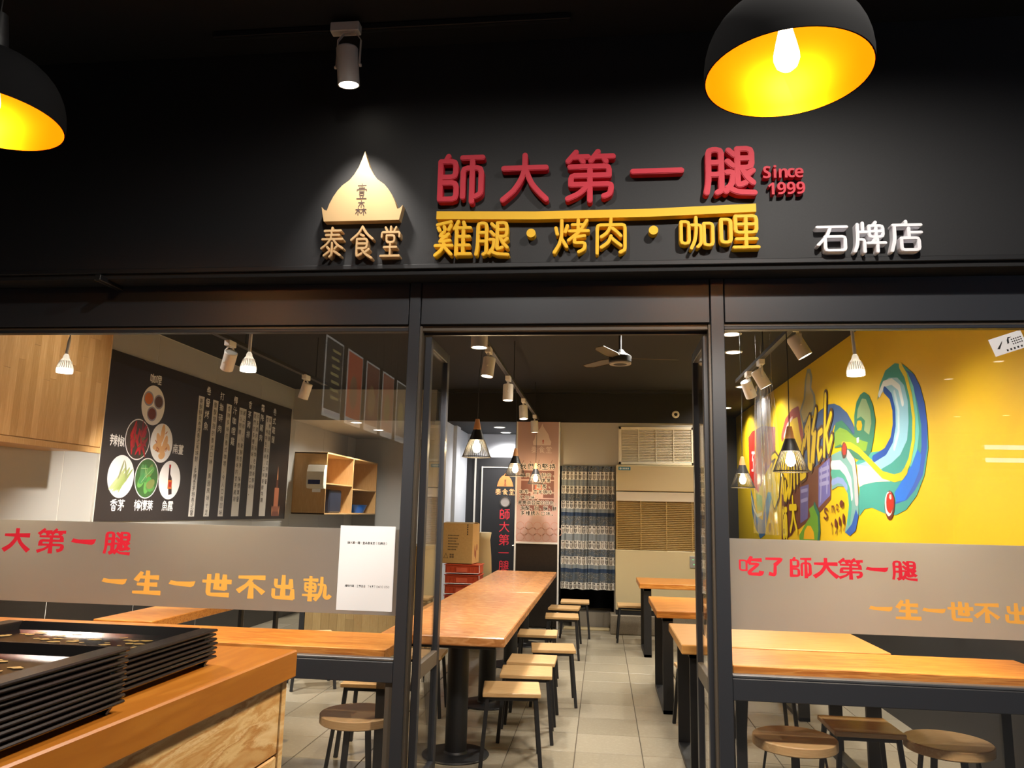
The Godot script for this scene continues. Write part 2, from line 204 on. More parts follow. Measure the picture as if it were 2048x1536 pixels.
class Buf:
	var v := PackedVector3Array()
	var n := PackedVector3Array()
	var c := PackedColorArray()
	var tinted := false
	var paint := Color.WHITE

	func tri(a: Vector3, b: Vector3, d: Vector3, na: Vector3, nb: Vector3, nd: Vector3) -> void:
		if (b - a).cross(d - a).dot(na + nb + nd) > 0.0:
			v.append_array([a, d, b])
			n.append_array([na, nd, nb])
		else:
			v.append_array([a, b, d])
			n.append_array([na, nb, nd])
		c.append_array([paint, paint, paint])

	func quad(a: Vector3, b: Vector3, d: Vector3, e: Vector3, nn: Vector3) -> void:
		tri(a, b, d, nn, nn, nn)
		tri(a, d, e, nn, nn, nn)

	func box(at: Vector3, size: Vector3, bevel := 0.0, turn := Basis.IDENTITY) -> void:
		var h := size / 2.0
		var r := minf(bevel, minf(h.x, minf(h.y, h.z)) * 0.9)
		for k in 3:
			var i := (k + 1) % 3
			var j := (k + 2) % 3
			for s in [-1.0, 1.0]:
				var nn := Vector3.ZERO
				nn[k] = s
				var q := []
				for w in [[-1.0, -1.0], [1.0, -1.0], [1.0, 1.0], [-1.0, 1.0]]:
					var p := Vector3.ZERO
					p[k] = s * h[k]
					p[i] = w[0] * (h[i] - r)
					p[j] = w[1] * (h[j] - r)
					q.append(at + turn * p)
				quad(q[0], q[1], q[2], q[3], turn * nn)
		if r <= 0.0:
			return
		for k in 3:
			var i := (k + 1) % 3
			var j := (k + 2) % 3
			for si in [-1.0, 1.0]:
				for sj in [-1.0, 1.0]:
					var q := []
					for w in [[-1.0, 0], [1.0, 0], [1.0, 1], [-1.0, 1]]:
						var p := Vector3.ZERO
						p[k] = w[0] * (h[k] - r)
						p[i] = si * (h[i] - (r if w[1] == 1 else 0.0))
						p[j] = sj * (h[j] - (r if w[1] == 0 else 0.0))
						q.append(at + turn * p)
					var nn := Vector3.ZERO
					nn[i] = si
					nn[j] = sj
					quad(q[0], q[1], q[2], q[3], turn * nn.normalized())
		for sx in [-1.0, 1.0]:
			for sy in [-1.0, 1.0]:
				for sz in [-1.0, 1.0]:
					var s := Vector3(sx, sy, sz)
					var nn := turn * s.normalized()
					tri(at + turn * (s * Vector3(h.x, h.y - r, h.z - r)), at + turn * (s * Vector3(h.x - r, h.y, h.z - r)), at + turn * (s * Vector3(h.x - r, h.y - r, h.z)), nn, nn, nn)

	func bar(a: Vector3, b: Vector3, w: float, d: float, bevel := 0.0, side := Vector3.RIGHT) -> void:
		var y := (b - a).normalized()
		var z := side.cross(y)
		z = (Vector3.BACK if z.length() < 0.01 else z).normalized()
		box((a + b) / 2.0, Vector3(w, (b - a).length(), d), bevel, Basis(y.cross(z).normalized(), y, z))

	func tube(pts: Array, r: float, seg := 10, r_end := -1.0) -> void:
		var rings := []
		var normals := []
		var up := Vector3.UP
		for k in pts.size():
			var d: Vector3 = (pts[mini(k + 1, pts.size() - 1)] - pts[maxi(k - 1, 0)]).normalized()
			var u := up.cross(d)
			if u.length() < 0.05:
				u = Vector3.RIGHT.cross(d)
			u = u.normalized()
			var w := d.cross(u)
			var rr: float = r if r_end < 0.0 else lerpf(r, r_end, float(k) / (pts.size() - 1))
			var ring := []
			var nr := []
			for s in seg:
				var a := TAU * s / seg
				var o := u * cos(a) + w * sin(a)
				ring.append(pts[k] + o * rr)
				nr.append(o)
			rings.append(ring)
			normals.append(nr)
		for k in pts.size() - 1:
			for s in seg:
				var t := (s + 1) % seg
				tri(rings[k][s], rings[k][t], rings[k + 1][t], normals[k][s], normals[k][t], normals[k + 1][t])
				tri(rings[k][s], rings[k + 1][t], rings[k + 1][s], normals[k][s], normals[k + 1][t], normals[k + 1][s])
		for e in [0, pts.size() - 1]:
			var d: Vector3 = (pts[0] - pts[1]).normalized() if e == 0 else (pts[-1] - pts[-2]).normalized()
			for s in seg:
				tri(pts[e], rings[e][s], rings[e][(s + 1) % seg], d, d, d)

	# profile: points (radius, height); turned about y, then placed by xf
	func lathe(profile: Array, seg := 32, xf := Transform3D.IDENTITY, smooth := false, inward := false) -> void:
		var nn := []
		for k in profile.size() - 1:
			var e: Vector2 = profile[k + 1] - profile[k]
			nn.append(Vector2(e.y, -e.x).normalized() * (-1.0 if inward else 1.0))
		for k in profile.size() - 1:
			var n0: Vector2 = nn[k]
			var n1: Vector2 = nn[k]
			if smooth:
				n0 = (nn[maxi(k - 1, 0)] + nn[k]).normalized()
				n1 = (nn[k] + nn[mini(k + 1, nn.size() - 1)]).normalized()
			var p: Vector2 = profile[k]
			var q: Vector2 = profile[k + 1]
			for s in seg:
				var a := TAU * s / seg
				var b := TAU * (s + 1) / seg
				var pa := xf * Vector3(p.x * cos(a), p.y, p.x * sin(a))
				var pb := xf * Vector3(p.x * cos(b), p.y, p.x * sin(b))
				var qa := xf * Vector3(q.x * cos(a), q.y, q.x * sin(a))
				var qb := xf * Vector3(q.x * cos(b), q.y, q.x * sin(b))
				var npa := xf.basis * Vector3(n0.x * cos(a), n0.y, n0.x * sin(a))
				var npb := xf.basis * Vector3(n0.x * cos(b), n0.y, n0.x * sin(b))
				var nqa := xf.basis * Vector3(n1.x * cos(a), n1.y, n1.x * sin(a))
				var nqb := xf.basis * Vector3(n1.x * cos(b), n1.y, n1.x * sin(b))
				if p.x > 0.00001:
					tri(pa, pb, qb, npa, npb, nqb)
				if q.x > 0.00001:
					tri(pa, qb, qa, npa, nqb, nqa)

	# flat area at height z over its own xy plane
	func area(poly: PackedVector2Array, z: float, xf := Transform3D.IDENTITY) -> void:
		var t := Geometry2D.triangulate_polygon(poly)
		var nn := xf.basis.z.normalized()
		for k in range(0, t.size(), 3):
			var a := poly[t[k]]
			var b := poly[t[k + 1]]
			var d := poly[t[k + 2]]
			tri(xf * Vector3(a.x, a.y, z), xf * Vector3(b.x, b.y, z), xf * Vector3(d.x, d.y, z), nn, nn, nn)

	func prism(poly: PackedVector2Array, z0: float, z1: float, xf := Transform3D.IDENTITY) -> void:
		if poly.size() < 3:
			return
		area(poly, z1, xf)
		var ccw := not Geometry2D.is_polygon_clockwise(poly)
		for k in poly.size():
			var a := poly[k]
			var b := poly[(k + 1) % poly.size()]
			var e := (b - a).normalized()
			var o := (Vector2(e.y, -e.x) if ccw else Vector2(-e.y, e.x))
			quad(xf * Vector3(a.x, a.y, z0), xf * Vector3(b.x, b.y, z0), xf * Vector3(b.x, b.y, z1), xf * Vector3(a.x, a.y, z1), (xf.basis * Vector3(o.x, o.y, 0)).normalized())

	func mesh() -> ArrayMesh:
		var arrays := []
		arrays.resize(Mesh.ARRAY_MAX)
		arrays[Mesh.ARRAY_VERTEX] = v
		arrays[Mesh.ARRAY_NORMAL] = n
		if tinted:
			arrays[Mesh.ARRAY_COLOR] = c
		var m := ArrayMesh.new()
		m.add_surface_from_arrays(Mesh.PRIMITIVE_TRIANGLES, arrays)
		return m


var M := {}
var used := {}
var outlines := {}


func rgb(r: float, g: float, b: float) -> Color:
	return Color(r / 255.0, g / 255.0, b / 255.0)


func plain(c: Color, rough := 0.6, metal := 0.0) -> StandardMaterial3D:
	var m := StandardMaterial3D.new()
	m.albedo_color = c
	m.roughness = rough
	m.metallic = metal
	return m


func glow(c: Color, e: float) -> StandardMaterial3D:
	var m := plain(c, 0.5)
	m.emission_enabled = true
	m.emission = c
	m.emission_energy_multiplier = e
	return m


func grain(colors: Array, freq: float, scale: Vector3, rough: float, warp := 0.0, seed_ := 1, octaves := 4) -> StandardMaterial3D:
	var f := FastNoiseLite.new()
	f.seed = seed_
	f.noise_type = FastNoiseLite.TYPE_SIMPLEX_SMOOTH
	f.frequency = freq
	f.fractal_octaves = octaves
	if warp > 0.0:
		f.domain_warp_enabled = true
		f.domain_warp_amplitude = warp
		f.domain_warp_frequency = freq
	var g := Gradient.new()
	g.offsets = PackedFloat32Array()
	var offs := PackedFloat32Array()
	var cols := PackedColorArray()
	for k in colors.size():
		offs.append(float(k) / (colors.size() - 1))
		cols.append(colors[k])
	g.offsets = offs
	g.colors = cols
	var t := NoiseTexture2D.new()
	t.width = 512
	t.height = 512
	t.seamless = true
	t.noise = f
	t.color_ramp = g
	var m := plain(Color.WHITE, rough)
	m.albedo_texture = t
	m.uv1_triplanar = true
	m.uv1_scale = scale
	m.uv1_triplanar_sharpness = 8.0
	return m


func numbered(called: String) -> String:
	used[called] = used.get(called, -1) + 1
	return called if used[called] == 0 else "%s_%03d" % [called, used[called]]


func tag(o: Node3D, label: String, category: String, group := "") -> Node3D:
	o.set_meta("label", label)
	o.set_meta("category", category)
	if group:
		o.set_meta("group", group)
	return o


func thing(called: String, label: String, category: String, at := Vector3.ZERO, turn := 0.0, group := "") -> Node3D:
	var o := Node3D.new()
	o.name = numbered(called)
	add_child(o)
	o.position = at
	o.rotation.y = turn
	return tag(o, label, category, group)


func part(called: String, b: Variant, m: Material, parent: Node, at := Vector3.ZERO) -> MeshInstance3D:
	var o := MeshInstance3D.new()
	o.name = called
	o.mesh = b.mesh() if b is Buf else b
	o.material_override = m
	o.position = at
	parent.add_child(o, true)
	return o


func single(called: String, label: String, category: String, b: Variant, m: Material, at := Vector3.ZERO, group := "") -> MeshInstance3D:
	var o := part(numbered(called), b, m, self, at)
	tag(o, label, category, group)
	return o


func structure(called: String, b: Variant, m: Material) -> MeshInstance3D:
	var o := part(numbered(called), b, m, self)
	o.set_meta("kind", "structure")
	return o


func slab(x0: float, x1: float, y0: float, y1: float, z0: float, z1: float, bevel := 0.0) -> Buf:
	var b := Buf.new()
	b.box(Vector3(x0 + x1, y0 + y1, z0 + z1) / 2.0, Vector3(absf(x1 - x0), absf(y1 - y0), absf(z1 - z0)), bevel)
	return b


func cube(x: float, y: float, z: float, bevel := 0.0) -> Buf:
	var b := Buf.new()
	b.box(Vector3.ZERO, Vector3(x, y, z), bevel)
	return b


# the strokes of a character as outlines on the 100 grid (y up, centred), each stroke one or two areas
func strokes_of(ch: String, w: float) -> Array:
	var key := "%s%.1f" % [ch, w]
	if outlines.has(key):
		return outlines[key]
	var out := []
	if GLYPH.has(ch):
		for s in GLYPH[ch].split(";"):
			var pts := PackedVector2Array()
			for p in s.split(" "):
				var q: PackedStringArray = p.split(",")
				pts.append(Vector2(float(q[0]) - 50.0, 50.0 - float(q[1])))
			pts = softened(pts)
			if pts.size() > 3 and pts[0].distance_to(pts[-1]) < 0.5:
				var h := pts.size() / 2
				out.append_array(Geometry2D.offset_polyline(pts.slice(0, h + 1), w / 2.0, Geometry2D.JOIN_ROUND, Geometry2D.END_ROUND))
				out.append_array(Geometry2D.offset_polyline(pts.slice(h), w / 2.0, Geometry2D.JOIN_ROUND, Geometry2D.END_ROUND))
			else:
				out.append_array(Geometry2D.offset_polyline(pts, w / 2.0, Geometry2D.JOIN_ROUND, Geometry2D.END_ROUND))
	var kept := []
	for p in out:
		if not Geometry2D.is_polygon_clockwise(p):
			kept.append(p)
	outlines[key] = kept
	return kept


func softened(pts: PackedVector2Array) -> PackedVector2Array:
	if pts.size() < 3:
		return pts
	var out := PackedVector2Array([pts[0]])
	for k in range(1, pts.size() - 1):
		var a := pts[k - 1] - pts[k]
		var b := pts[k + 1] - pts[k]
		var r := minf(9.0, minf(a.length(), b.length()) * 0.4)
		var p := pts[k] + a.normalized() * r
		var q := pts[k] + b.normalized() * r
		out.append_array([p, (p + q) * 0.25 + pts[k] * 0.5, q])
	out.append(pts[-1])
	return out


func scaled(poly: PackedVector2Array, at: Vector2, sx: float, sy: float, lean := 0.0) -> PackedVector2Array:
	var out := PackedVector2Array()
	for p in poly:
		out.append(at + Vector2(p.x * sx / 100.0 + p.y * lean * sy / 100.0, p.y * sy / 100.0))
	return out


# a character in print: flat strokes on the surface, in the colour set in b.paint
func ink(b: Buf, ch: String, at: Vector2, sx: float, sy: float, w: float, z: float, xf := Transform3D.IDENTITY, lean := 0.0) -> void:
	var k := 0
	for p in strokes_of(ch, w):
		b.area(scaled(p, at, sx, sy, lean), z + (k % 10) * 0.00006, xf)
		k += 1


func row(b: Buf, text: String, at: Vector2, size: float, step: Vector2, w: float, z: float, xf := Transform3D.IDENTITY, slim := 1.0) -> void:
	for k in text.length():
		ink(b, text[k], at + step * k, size * slim, size, w, z, xf)


func blot(b: Buf, poly: Array, z: float, xf := Transform3D.IDENTITY) -> void:
	b.area(PackedVector2Array(poly), z, xf)


func oval(at: Vector2, rx: float, ry: float, seg := 24) -> PackedVector2Array:
	var out := PackedVector2Array()
	for k in seg:
		out.append(at + Vector2(cos(TAU * k / seg) * rx, sin(TAU * k / seg) * ry))
	return out


func tint(b: Buf, r: float, g: float, bl: float) -> void:
	b.tinted = true
	b.paint = rgb(r, g, bl).srgb_to_linear()


func rect(x0: float, y0: float, x1: float, y1: float) -> PackedVector2Array:
	return PackedVector2Array([Vector2(x0, y0), Vector2(x1, y0), Vector2(x1, y1), Vector2(x0, y1)])


# frames for flat things on walls: their x runs to the reader's right, y up, z out of the wall
func on_left_wall(x: float) -> Transform3D:
	return Transform3D(Basis(Vector3(0, 0, -1), Vector3.UP, Vector3(1, 0, 0)), Vector3(x, 0, 0))


func on_right_wall(x: float) -> Transform3D:
	return Transform3D(Basis(Vector3(0, 0, 1), Vector3.UP, Vector3(-1, 0, 0)), Vector3(x, 0, 0))


func on_back_wall(z: float) -> Transform3D:
	return Transform3D(Basis.IDENTITY, Vector3(0, 0, z))


func lamp_light(parent: Node3D, at: Vector3, energy: float, c: Color, size := 0.03) -> OmniLight3D:
	var l := OmniLight3D.new()
	l.name = "bulb_light"
	l.light_energy = energy
	l.light_color = c
	l.light_size = size
	l.omni_range = 14.0
	l.omni_attenuation = 2.0
	l.shadow_enabled = true
	l.position = at
	parent.add_child(l, true)
	return l


func beam_light(parent: Node3D, at: Vector3, towards: Vector3, energy: float, c: Color, angle: float, soft := 0.6, size := 0.04) -> SpotLight3D:
	var l := SpotLight3D.new()
	l.name = "beam_light"
	l.light_energy = energy
	l.light_color = c
	l.light_size = size
	l.spot_range = 16.0
	l.spot_attenuation = 2.0
	l.spot_angle = angle
	l.spot_angle_attenuation = soft
	l.shadow_enabled = true
	parent.add_child(l, true)
	var d := towards.normalized()
	l.transform = Transform3D(Basis.looking_at(d, Vector3.UP if absf(d.y) < 0.98 else Vector3.RIGHT), at)
	return l


func _ready() -> void:
	var cam := Camera3D.new()
	cam.name = "camera"
	cam.position = Vector3(0, 1.5, 4.0)
	cam.basis = Basis.from_euler(Vector3(deg_to_rad(9.5), deg_to_rad(6.86), deg_to_rad(1.3)), EULER_ORDER_YXZ)
	cam.fov = 53.46
	cam.near = 0.05
	cam.far = 80.0
	add_child(cam)
	cam.current = true
	var env := Environment.new()
	env.background_mode = Environment.BG_COLOR
	env.background_color = Color(0.11, 0.11, 0.125)
	env.tonemap_mode = Environment.TONE_MAPPER_LINEAR
	env.tonemap_exposure = 1.0
	env.sdfgi_enabled = true
	env.ssao_enabled = true
	env.ssil_enabled = true
	var we := WorldEnvironment.new()
	we.name = "surroundings"
	we.environment = env
	add_child(we)
	materials()
	shell()
	front()
	street()
	fascia_sign()
	takeaway_counter()
	left_side()
	right_side()
	middle()
	back()
	ceiling_things()


func materials() -> void:
	M.black = plain(rgb(26, 26, 28), 0.55)
	M.soot = plain(rgb(20, 20, 21), 0.8)
	M.frame = plain(rgb(46, 48, 53), 0.42)
	M.aluminium = plain(rgb(132, 134, 138), 0.32, 0.8)
	M.wood_dull = [grain([rgb(150, 128, 86), rgb(138, 114, 72), rgb(156, 134, 92)], 0.012, Vector3(9, 0.6, 9), 0.5, 20.0, 27), grain([rgb(140, 118, 78), rgb(128, 104, 64), rgb(146, 124, 84)], 0.012, Vector3(9, 0.6, 9), 0.5, 20.0, 28)]
	M.frame_inner = plain(rgb(84, 76, 66), 0.4)
	M.steel_black = plain(rgb(24, 24, 26), 0.5)
	M.fascia = grain([rgb(25, 25, 27), rgb(31, 31, 33)], 0.05, Vector3(3, 3, 3), 0.62, 0.0, 3)
	M.white = plain(rgb(232, 230, 226), 0.45)
	M.lamp_white = plain(rgb(226, 222, 216), 0.4)
	M.reflector = plain(rgb(232, 230, 226), 0.4)
	M.reflector.backlight_enabled = true
	M.reflector.backlight = Color(0.8, 0.8, 0.8)
	M.dome = plain(rgb(17, 17, 18), 0.95)
	M.dome.metallic_specular = 0.2
	M.paper = plain(rgb(236, 236, 238), 0.85)
	M.print = plain(Color.WHITE, 0.6)
	M.print.vertex_color_use_as_albedo = true
	M.gloss_print = plain(Color.WHITE, 0.35)
	M.gloss_print.vertex_color_use_as_albedo = true
	M.glass = plain(Color(0.25, 0.27, 0.27, 0.012), 0.0)
	M.glass.transparency = BaseMaterial3D.TRANSPARENCY_ALPHA
	M.clear = plain(Color(0.8, 0.8, 0.82, 0.03), 0.06)
	M.clear.transparency = BaseMaterial3D.TRANSPARENCY_ALPHA
	M.film = plain(rgb(92, 92, 90), 0.8)
	M.film.backlight_enabled = true
	M.film.backlight = Color(1.0, 1.0, 1.0)
	M.vinyl_red = plain(rgb(222, 30, 52), 0.6)
	M.vinyl_orange = plain(rgb(250, 178, 76), 0.6)
	M.sign_red = plain(rgb(208, 34, 58), 0.6)
	M.sign_yellow = plain(rgb(246, 190, 10), 0.6)
	M.sign_white = plain(rgb(238, 236, 240), 0.6)
	M.sign_gold = plain(rgb(218, 182, 132), 0.42, 0.5)
	M.wood_bar = grain([rgb(208, 140, 66), rgb(184, 112, 42), rgb(214, 148, 72), rgb(172, 100, 36), rgb(206, 136, 60)], 0.012, Vector3(0.35, 6, 5), 0.34, 30.0, 5)
	M.wood_table = grain([rgb(160, 102, 54), rgb(194, 134, 80), rgb(170, 110, 60), rgb(204, 146, 92), rgb(176, 114, 62), rgb(198, 138, 82)], 0.010, Vector3(0.8, 2, 2.4), 0.26, 40.0, 9, 2)
	M.wood_counter = grain([rgb(180, 112, 32), rgb(168, 100, 26), rgb(188, 120, 40)], 0.012, Vector3(4, 4, 0.5), 0.35, 20.0, 15)
	M.wood_cabinet = []
	M.wood_seat = []
	for k in 4:
		var d := [0.0, 7.0, -7.0, 12.0][k] as float
		M.wood_cabinet.append(grain([rgb(200 - d, 160 - d, 108 - d), rgb(186 - d, 146 - d, 92 - d), rgb(206 - d, 168 - d, 118 - d)], 0.012, Vector3(9, 0.6, 9), 0.45, 20.0, 21 + k))
		M.wood_seat.append(grain([rgb(214 - d, 178 - d, 128 - d), rgb(200 - d, 160 - d, 108 - d), rgb(220 - d, 188 - d, 140 - d)], 0.012, Vector3(0.8, 6, 8), 0.42, 25.0, 31 + k))
	M.wood_pine = grain([rgb(226, 188, 124), rgb(196, 140, 72), rgb(230, 194, 132), rgb(206, 152, 84), rgb(232, 198, 140), rgb(186, 128, 62), rgb(228, 190, 126), rgb(210, 160, 92), rgb(234, 200, 142)], 0.008, Vector3(2.4, 2.4, 0.55), 0.5, 70.0, 44, 2)
	M.wood_table_pale = grain([rgb(196, 148, 84), rgb(180, 128, 66), rgb(204, 158, 94)], 0.012, Vector3(0.5, 6, 7), 0.38, 25.0, 51)
	M.yellow = plain(rgb(228, 190, 20), 0.5)
	M.beige = plain(rgb(168, 166, 160), 0.4)
	M.grey_wall = plain(rgb(176, 170, 160), 0.6)
	M.corridor = plain(rgb(184, 188, 194), 0.55)
	M.tile_dark = grain([rgb(30, 27, 25), rgb(40, 35, 32)], 0.02, Vector3(2, 2, 2), 0.3, 0.0, 61)
	M.joint_light = plain(rgb(200, 196, 186), 0.7)
	M.joint = plain(rgb(96, 86, 72), 0.9)
	M.floor_tile = []
	for k in 3:
		var d := [0.0, 6.0, 11.0][k] as float
		M.floor_tile.append(grain([rgb(160 - d, 151 - d, 132 - d), rgb(150 - d, 141 - d, 122 - d), rgb(164 - d, 156 - d, 138 - d)], 0.02, Vector3(2, 2, 2), 0.32, 0.0, 71 + k))
	M.cream = plain(rgb(204, 188, 148), 0.32)
	M.cream_white = plain(rgb(222, 212, 192), 0.45)
	M.louvre = plain(rgb(176, 146, 88), 0.45)
	M.pale_pink = plain(rgb(192, 158, 150), 0.5)
	M.carton = grain([rgb(186, 150, 92), rgb(176, 140, 84)], 0.02, Vector3(3, 3, 3), 0.85, 0.0, 81)
	M.crate = plain(rgb(176, 62, 30), 0.4)
	M.chrome = plain(rgb(200, 200, 202), 0.22, 1.0)
	M.concrete = grain([rgb(150, 138, 118), rgb(120, 110, 94), rgb(160, 148, 128)], 0.03, Vector3(4, 4, 4), 0.9, 0.0, 91)
	M.lacquer = plain(rgb(18, 16, 16), 0.12)
	M.lacquer_rim = plain(rgb(34, 26, 22), 0.22)
	M.lens = glow(Color(1.0, 0.96, 0.88), 9.0)
	M.downlight = glow(Color(1.0, 0.98, 0.94), 6.0)
	M.bulb = glow(Color(1.0, 0.84, 0.5), 9.0)
	M.bulb_hot = glow(Color(1.0, 0.93, 0.74), 12.0)


func shell() -> void:
	structure("floor", slab(-4.6, 2.5, -0.12, -0.008, -9.4, 0.05), M.joint)
	var fl := get_node("floor")
	var pitch := 0.4235
	var shapes := []
	for k in 3:
		shapes.append(cube(pitch - 0.006, 0.016, pitch - 0.006, 0.0015).mesh())
	var rng := RandomNumberGenerator.new()
	rng.seed = 7
	for i in range(-10, 6):
		for j in range(0, 17):
			var x := -0.167 + pitch * (i + 0.5)
			var z := 0.0 - pitch * (j + 0.5) + 0.08
			if x < -4.3 or x > 2.3:
				continue
			part("tile", shapes[0], M.floor_tile[rng.randi() % 3], fl, Vector3(x, -0.008, z))
	structure("ceiling", slab(-4.6, 2.5, 3.16, 3.3, -9.4, 0.0), M.soot)
	# left wall: light panels above, dark tiles below, pale joints between
	structure("wall_left", slab(-4.6, -4.3725, 0, 3.16, -9.4, 0), M.joint_light)
	var wl := get_node("wall_left")
	for k in 8:
		var z0 := -0.62 - 1.165 * k + 1.165
		part("panel", slab(-4.386, -4.37, 1.0, 3.15, z0 - 1.156, z0), M.beige, wl)
		part("tile", slab(-4.386, -4.37, 0.0, 0.99, z0 - 1.156, z0), M.tile_dark, wl)
	structure("wall_right", slab(2.262, 2.5, 0, 3.16, -9.4, 0), M.soot)
	var wr := get_node("wall_right")
	part("painted_panel", slab(2.25, 2.263, 0.98, 3.16, -9.2, 0.0), M.yellow, wr)
	part("wainscot", slab(2.25, 2.263, 0.0, 0.975, -9.2, 0.0), M.black, wr)
	# the painting on the yellow wall
	var b := Buf.new()
	var xf := on_right_wall(2.25)
	var k := 0
	for a in MURAL:
		tint(b, a[1], a[2], a[3])
		var pts := PackedVector2Array()
		for q in range(0, a[5].size(), 2):
			pts.append(Vector2(a[5][q] / 100.0, a[5][q + 1] / 100.0))
		var z := 0.0006 + k * 0.00012
		if a[0] == "p":
			b.area(pts, z, xf)
		elif a[0] == "s":
			for p in Geometry2D.offset_polyline(scaled(pts, Vector2.ZERO, 10000, 10000), a[4] * 0.5, Geometry2D.JOIN_ROUND, Geometry2D.END_ROUND):
				if not Geometry2D.is_polygon_clockwise(p):
					b.area(scaled(p, Vector2.ZERO, 1, 1), z, xf)
		else:
			var mid := (pts[0] + pts[1]) / 2.0
			ink(b, a[0].substr(1), mid, absf(pts[1].x - pts[0].x), absf(pts[1].y - pts[0].y), 18.0, z, xf)
		k += 1
	part("mural", b, M.gloss_print, wr)
	# wall with the air conditioner, the passages beside it, the rooms behind them
	structure("wall_back", slab(0.16, 1.62, 0, 2.72, -6.6, -6.4), M.grey_wall)
	var wb := get_node("wall_back")
	part("lintel", slab(-0.565, 0.16, 2.13, 2.72, -6.6, -6.4), M.grey_wall, wb)
	structure("wall_bulkhead", slab(-2.2, 1.62, 2.72, 3.16, -6.6, -6.38), M.soot)
	part("cornice", slab(-2.2, 1.62, 3.12, 3.16, -6.38, -6.3), M.black, get_node("wall_bulkhead"))
	structure("wall_store", slab(-0.6, 0.2, 0, 2.2, -7.6, -7.5), M.soot)
	structure("wall_corridor", slab(-2.3, -2.15, 0, 2.72, -8.1, -6.3), M.corridor)
	structure("wall_corridor_right", slab(-1.16, -0.6, 0, 2.72, -8.1, -6.45), M.corridor)
	structure("ceiling_corridor", slab(-2.3, -0.6, 2.72, 2.8, -8.2, -6.6), M.soot)
	structure("wall_corridor_end", slab(-2.3, -1.0, 0, 2.72, -8.3, -8.1), M.corridor)
	part("pilaster", slab(-2.15, -2.10, 0, 2.72, -7.2, -6.9), M.corridor, get_node("wall_corridor"))
	part("dark_panel", slab(-2.15, -1.16, 0, 2.35, -8.1, -8.085), M.black, get_node("wall_corridor_end"))
	structure("wall_kitchen", slab(-4.4, -2.3, 0, 3.16, -9.4, -9.2), M.beige)
	structure("ceiling_kitchen", slab(-4.37, -2.3, 2.72, 3.16, -9.2, -6.35), M.beige)
	structure("wall_alcove", slab(1.62, 2.3, 0, 3.16, -9.4, -9.2), M.black)
	structure("wall_alcove_side", slab(1.5, 1.62, 0, 3.16, -9.2, -6.6), M.black)


